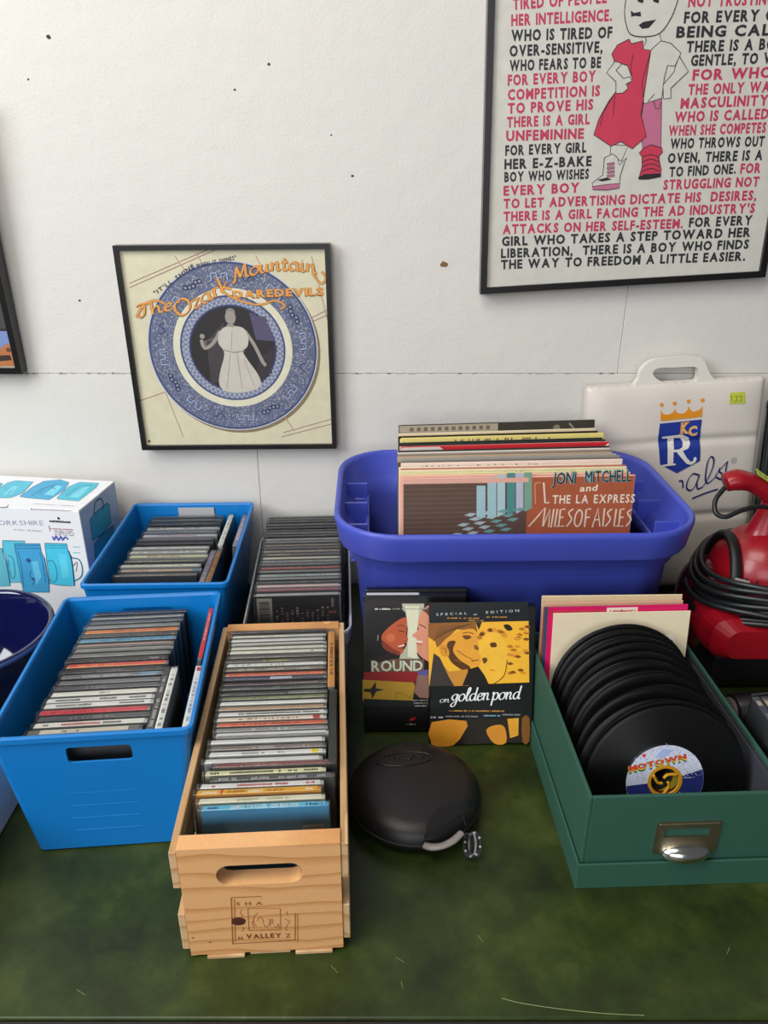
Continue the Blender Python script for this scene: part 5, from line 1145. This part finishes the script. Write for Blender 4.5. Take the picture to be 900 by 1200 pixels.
# ------------------------------------------------------------------ red hand vacuum with its wound cord
REDP = mat('red_plastic', '#930b1b', 0.34, coat=.15); DRED = mat('dark_red_translucent', '#4a0a12', 0.22, noise=.3, nscale=40, coat=.4); RUB = mat('black_cord_rubber', '#15181a', 0.38)
VO = Vector((.545, -.265, 0)); va = thing('hand_vacuum', 'red hand vacuum wrapped in black cord beside the indigo tub', 'vacuum cleaner', VO)
bm = bmesh.new(); ellipsoid(bm, (.012, .015, .128), (.078, .075, .098), 36, 20, .85); obj('motor_housing', bm, REDP, va, smooth=True)
bm = bmesh.new(); ellipsoid(bm, (-.050, .030, .090), (.050, .050, .078), 32, 18, .75); obj('dust_cup', bm, DRED, va, smooth=True)
bm = bmesh.new(); tube(bm, [(-.047-.006*math.cos(a*PI/12), .015-.062*math.cos(a*PI/12-.5), .126+.086*math.sin(a*PI/12-.5)) for a in range(14)], .0085, 10, 2, .7); obj('black_band', bm, mat('band_black', '#121414', .5), va, smooth=True)
# front hood: faceted
bm = bmesh.new()
def hood(x0, x1, z0, z1, y, r): return [Vector((p.x, y, p.y)) for p in rr((x1-x0)/2, (z1-z0)/2, r, 0, 4, (x0+x1)/2, (z0+z1)/2)]
loft(bm, [hood(-.070, .095, .074, .118, -.092, .016), hood(-.088, .110, .066, .130, -.078, .022), hood(-.094, .118, .062, .134, -.050, .028), hood(-.092, .118, .060, .132, -.005, .03)])
bmesh.ops.recalc_face_normals(bm, faces=bm.faces); obj('front_hood', bm, REDP, va, smooth=False); va.children[-1].data.shade_smooth()
bm = boxm(-.070, .105, -.062, .06, 0, .062, .008, 2); obj('base', bm, mat('base_black', '#0c0c0e', .6), va)
bm = bmesh.new(); ellipsoid(bm, (.062, -.098, .118), (.026, .012, .028), 24, 12); obj('dial', bm, mat('dial_black', '#14181c', .4), va, smooth=True)
# vents
for k in range(9):
    row = k//5; j = k % 5; a = math.radians(214+j*11+row*5); el = math.radians(38-row*16+j*2.2)
    p = Vector((.012+.0795*math.cos(el)*math.cos(a), .015+.0765*math.cos(el)*math.sin(a), .128+.0985*math.sin(el)))
    n = Vector(((p.x-.012)/.078**2, (p.y-.015)/.075**2, (p.z-.128)/.098**2)).normalized()
    bm = boxm(-.0016, .0016, -.0012, .0012, -.008 if row == 0 else -.0045, .008 if row == 0 else .0045, .0005); o = obj('vent_slot', bm, mat('vent_black', '#160405', .8), va); o.location = p; o.rotation_euler = n.to_track_quat('-Y', 'Z').to_euler()
bm = boxm(-.010, .010, -.001, .001, -.006, .006, .0005); o = obj('switch_plate', bm, mat('grey_plate', '#6b6460', .4), va); o.location = (-.048, -.052, .172); o.rotation_euler = (math.radians(-40), 0, math.radians(-35))
# handle
bm = bmesh.new(); tube(bm, [(-.066, .015, .296), (-.050, .015, .300), (-.028, .015, .295), (.000, .015, .278), (.030, .013, .256), (.060, .010, .235)], [.0150, .0175, .0150, .0155, .018, .020], 16, 6, .85); obj('handle_grip', bm, REDP, va, smooth=True)
bm = bmesh.new(); tube(bm, [(.012, .015, .272), (.008, .015, .245), (.004, .015, .220), (-.002, .012, .190)], [.014, .017, .021, .030], 16, 6, 1.2); obj('handle_post', bm, REDP, va, smooth=True)
bm = bmesh.new(); tube(bm, [(.040, .013, .250), (.062, .012, .220), (.075, .010, .19), (.07, .010, .16)], [.019, .018, .022, .03], 14, 6, 1.0); obj('handle_arm', bm, REDP, va, smooth=True)
tg = boxm(-.015, .015, -.0075, .0075, 0, .0006); o = obj('price_tag', tg, mat('tag_green', '#b7c23f', .6), va); o['label'] = 'yellow-green price sticker on the handle'; o.location = (-.014, .012, .3052); o.rotation_euler = (math.radians(18), math.radians(33), 0)
for k in range(3):
    m_ = boxm(-.0012, .0012, -.004, .004, 0, .0003); o2 = obj('tag_mark', m_, mat('tag_ink', '#5d7a3a', .7), va); o2.location = (-.022+.008*k, .012, .3112-.0052*k); o2.rotation_euler = (math.radians(18), math.radians(33), .2)
bm = bmesh.new(); tube(bm, [(-.068, .010, .290), (-.082, .000, .276), (-.084, -.012, .262), (-.072, -.018, .258), (-.050, -.014, .266), (-.022, -.010, .270), (.010, -.012, .262), (.035, -.02, .242), (.08, -.03, .22)], .0034, 10, 6); obj('cord_lead', bm, RUB, va, smooth=True)
# wound cord: separate turns
rdv = random.Random(21)
for k in range(14):
    row = k % 6; lay = k//6
    zc = .140+row*.0082+rdv.uniform(-.002, .002); rx = .100+lay*.006+rdv.uniform(-.004, .004); ry = .100+lay*.006-abs(row-3)*.002; tl = rdv.uniform(-.012, .012)
    P = []
    for a in range(25):
        t = 2*PI*a/24; P.append((.018+rx*math.cos(t), -.002+ry*math.sin(t)*.93, zc+tl*math.cos(t)+.004*math.sin(t)-.022*max(0, -math.cos(t))**3))
    bm = bmesh.new(); tube(bm, P, .0042, 8, 2); obj('cord_turn', bm, RUB, va, smooth=True)

# black vacuum wand lying in front of it
BP = mat('wand_black', '#131315', .42)
wa = thing('vacuum_wand', 'black plastic vacuum wand with a grey end cap on the table behind the green box', 'wand', (.474, -.400, 0), (0, 0, math.radians(9)))
def cyl(bm, x0, x1, r, z, y=0, n=20, r1=None):
    return loft(bm, [[Vector((x, y+rr_*math.cos(2*PI*i/n), z+rr_*math.sin(2*PI*i/n))) for i in range(n)] for x, rr_ in ((x0, r*.9), (x0+.002, r), (x1-.002, r1 or r), (x1, (r1 or r)*.9))])
obj('tube', cyl(bmesh.new(), .004, .20, .0200, .0215), BP, wa, smooth=True)
obj('end_cap', cyl(bmesh.new(), -.0015, .0042, .0165, .0215), mat('cap_grey', '#5d5355', .6), wa, smooth=True)
obj('ridge', boxm(.028, .19, -.0015, .0015, .0412, .0432, .0006), mat('ridge_grey', '#4a4a4c', .5), wa)
bm = bmesh.new(); tube(bm, [(.030, -.0195, .028), (.046, -.0225, .026), (.052, -.0230, .018), (.044, -.0215, .006)], .0011, 6, 4); obj('wire_clip', bm, mat('dull_steel', '#6b6b6c', .35, .9), wa, smooth=True)
obj('latch', boxm(.066, .076, -.028, -.019, .010, .024, .002, 2), mat('latch_grey', '#58595a', .5), wa)
bm = bmesh.new(); tube(bm, [(.090, -.018, .036), (.086, -.026, .024), (.092, -.030, .012), (.115, -.030, .008)], .0028, 8, 5); obj('hose_loop', bm, BP, wa, smooth=True)
obj('fitting', cyl(bmesh.new(), .088, .12, .010, .012, -.037), mat('fitting_grey', '#4a4c4a', .5), wa, smooth=True)

# disc cases to the right of the green box
for k in range(4):
    disc_case(('dark-spined', 'grey-spined', 'tan-spined', 'navy-spined')[k]+' sideways disc case standing right of the green box, bottom right', 'disc cases right of the green box',
      [('#3a4150', '#77706c', '#8a7668', '#2c3452')[k], (.9, .97, .2, .8, '#e0c8a8')], ['#a09a96', (.1, .8, .7)], (.4335+.0104*k, -.5900, .0005), PI/2, 0, 'dark', .0092)

# ------------------------------------------------------------------ box of jar mugs
CARD = mat('white_carton', '#e4e5e8', .55)
yb = thing('jar_mug_box', 'white carton printed YORKSHIRE with turquoise jar mugs, in the far left corner', 'box', (-.473, -.164, 0), (0, 0, math.radians(-7.5)))
BW, BD, BH = .262, .124, .214
obj('carton', boxm(-BW, 0, 0, BD, 0, BH-.0010, .0008), CARD, yb)
obj('top_flap', boxm(-BW, -.0003, .0003, BD*.5-.0005, BH-.0009, BH, .0003), CARD, yb); obj('top_flap', boxm(-BW, -.0003, BD*.5+.0005, BD-.0003, BH-.0009, BH, .0003), CARD, yb)
CY, CY2, CY3, CDK = '#4fb9d6', '#3f9fd0', '#2f8fae', '#24506e'
pl = Plane(yb, FRONT(-.0001)); pr = Print(.00003)
def q(P): return pl.P([(u/8.18, 590+v/8.18) for u, v in P])
def q1(u, v): return q([(u, v)])[0]
def jar(P, c, l, bands=True):
    pr.poly(q(P), c, l); Q = q(P); pr.line(Q+[Q[0]], .0011, CDK, l+2)
jar([(-120, 430), (20, 430), (30, 480), (60, 560), (100, 790), (-60, 800)], '#5fb4c8', 2)
jar([(25, 355), (240, 360), (235, 420), (215, 500), (205, 755), (100, 760), (60, 520), (30, 450)], '#58bdd8', 3)
pr.line(q([(80, 500), (120, 520), (140, 600), (145, 690), (120, 720), (95, 650), (80, 540)]), .0022, CY3, 4, sm=3)
jar([(140, 385), (385, 385), (395, 460), (430, 530), (470, 760), (475, 850), (225, 850), (165, 520), (150, 460)], CY2, 6)
for v in (405, 430): pr.line(q([(150, v), (388, v)]), .0008, CDK, 7)
for P in ([(170, 460), (200, 560), (230, 800)], [(300, 640), (290, 700), (330, 740), (310, 780)], [(380, 470), (410, 560), (440, 760)]): pr.line(q(P), .0016, '#2b6fa6', 8, sm=3)
pr.disc(*q1(275, 545), .0042, '#2a4f8c', 8, 12); pr.disc(*q1(320, 725), .003, '#2a4f8c', 8, 12); pr.poly(q([(300, 560), (360, 550), (400, 700), (350, 780)]), '#63c0e4', 7)
jar([(430, 380), (640, 385), (650, 450), (685, 505), (715, 790), (600, 785), (480, 770), (450, 560), (440, 470)], '#46c2e0', 5)
for v in (402, 425): pr.line(q([(440, v), (645, v)]), .0008, CDK, 7)
pr.line(q([(455, 560), (500, 545), (540, 620), (545, 720), (510, 755), (480, 720)]), .0020, CY3, 7, sm=3); pr.poly(q([(560, 480), (640, 490), (660, 700), (600, 720)]), '#5fd0ea', 6); pr.line(q([(655, 450), (690, 560), (715, 780)]), .0022, '#1f4a66', 8, sm=3)
pr.line(q([(690, 520), (760, 540), (790, 620), (780, 700), (720, 740)]), .0022, '#2a7f86', 6, sm=4); pr.line(q([(700, 600), (740, 560), (730, 650)]), .0012, '#2f6f62', 6, sm=3)
for v in (415, 470): pr.line(q([(700, v), (770, v+2)]), .0014, '#6fc3c8', 6)
pr.text('YORKSHIRE', q1(-75, 205), q1(420, 208), .0078, '#9a9db4', 5, .0, .0, .16); pr.marks(q1(80, 0)[0], q1(370, 0)[0], q1(0, 246)[1], .0022, '#b4b7c6', 5)
pr.marks(q1(440, 0)[0], q1(660, 0)[0], q1(0, 150)[1], .0038, '#33333a', 5, random.Random(3), 1); pr.disc(*q1(562, 142), .0022, '#1d1d22', 6, 10)
for k in range(4): pr.marks(q1(465, 0)[0], q1(660, 0)[0], q1(0, 215+k*18)[1], .0020, '#8a7a8c', 5, random.Random(k), .8)
pr.line(q([(470, 210), (480, 265)]), .0012, '#8f4a58', 6); pr.line(q([(480, 240), (700, 250)]), .0008, '#b04a5a', 6)
pr.line(q([(505, 315), (520, 350), (540, 310), (560, 352), (585, 315), (600, 352), (625, 320), (655, 345)]), .0026, '#4a52a8', 6, sm=3)
pr.line(q([(300, 55), (450, 60), (680, 70)]), .0010, '#8d8a88', 6); pr.disc(*q1(303, 52), .0014, '#5c5856', 6, 8); pr.line(q([(-60, 35), (60, 38), (85, 10)]), .0012, '#6b6664', 6)
pr.build('front_print', yb)
pl = Plane(yb, TOP(BH+.0001)); pr = Print(.00003)
def q(P): return pl.P([(u/6.43, 550+v/6.43) for u, v in P])
for P, c in (([(-60, 190), (0, 140), (60, 100), (120, 85), (250, 95), (170, 180), (80, 215), (-60, 215)], '#57b9d2'), ([(150, 205), (250, 130), (330, 90), (450, 78), (520, 100), (480, 160), (370, 230), (200, 215)], '#4aa6d0'), ([(430, 215), (520, 130), (600, 97), (745, 105), (720, 140), (590, 240), (440, 225)], '#4fb9cf'),
             ([(-190, 190), (-120, 120), (-20, 95), (20, 110), (-60, 190)], '#57b9d2')):
    pr.poly(q(P), c, 2); pr.line(q(P+[P[0]]), .0014, '#3a7f9c', 4)
for P in ([(240, 200), (330, 140), (460, 110)], [(290, 180), (360, 130), (420, 150)], [(500, 200), (600, 130), (700, 120)], [(60, 190), (130, 120)]): pr.line(q(P), .0016, '#3776a8', 5, sm=3)
for P in ([(330, 190), (430, 120), (470, 130), (400, 200)], [(520, 210), (620, 140), (680, 130), (590, 215)], [(20, 195), (90, 130), (140, 125), (90, 190)]): pr.poly(q(P), '#78d0e4', 5)
a, b = q([(255, 262)])[0], q([(560, 280)])[0]; pr.marks(a[0], b[0], min(a[1], b[1]), .0026, '#a9abba', 5)
pr.build('top_print', yb)
pl = Plane(yb, frame3((.0001, 0, 0), (0, 1, 0), (0, 0, 1))); pr = Print(.00003)
pr.rect(.001, .001, BD-.001, BH-.002, '#a9bbd4', 0)
def q(P): return pl.P([(u/4.8, 550+v/4.8) for u, v in P])
P = [(505, 285), (530, 250), (600, 190), (615, 200), (625, 300), (570, 370), (520, 400)]; pr.poly(q(P), '#2f9cb4', 2); pr.line(q(P+[P[0]]), .0018, '#1f4f66', 4)
pr.line(q([(528, 250), (535, 190), (565, 165), (582, 200), (578, 225)]), .0034, '#24607a', 4, sm=4)
P = [(530, 420), (570, 370), (640, 310), (645, 420), (560, 520), (535, 520)]; pr.poly(q(P), '#2a8fb0', 2); pr.line(q(P+[P[0]]), .0018, '#1f4f66', 4)
pr.build('side_print', yb)

# ------------------------------------------------------------------ navy bowl and white lidded box at the left edge
NAVY = mat('navy_glaze', '#0d1240', .08, coat=.6)
bo = thing('bowl', 'glossy navy blue bowl at the left edge, beside the nearer blue bin', 'bowl', (-.5645, -.372, 0))
bm = bmesh.new(); lathe(bm, [(.050, 0), (.054, .001), (.056, .006), (.070, .018), (.090, .055), (.1025, .098), (.106, .116), (.1105, .121), (.1120, .126), (.1105, .131), (.1065, .1315), (.1035, .127), (.1005, .112), (.090, .062), (.068, .022), (.035, .012), (.004, .0105)], 64)
obj('glazed_body', bm, NAVY, bo, smooth=True)
bm = bmesh.new(); lathe(bm, [(.1112, .1230), (.1124, .1255), (.1124, .1275), (.1112, .1298)], 64, cap0=False, cap1=False); obj('rim_line', bm, mat('worn_rim', '#4a5a86', .25), bo, smooth=True)
wbx = thing('plastic_box', 'white plastic box with a slate lid in the lower left corner', 'box', (-.6075, -.640, 0))
bm = bmesh.new(); loft(bm, [rr(.165, .145, .02, 0, 5), rr(.1685, .1485, .022, .004, 5), rr(.1715, .1510, .024, .080, 5), rr(.1705, .150, .024, .082, 5)]); obj('body', bm, mat('white_plastic', '#e6e8ec', .4), wbx, smooth=False)
bm = bmesh.new(); loft(bm, [rr(.1722, .1515, .024, .0822, 5), rr(.1728, .152, .024, .089, 5), rr(.1700, .149, .022, .0915, 5)]); obj('lid', bm, mat('slate_lid', '#4a4a5c', .45), wbx)
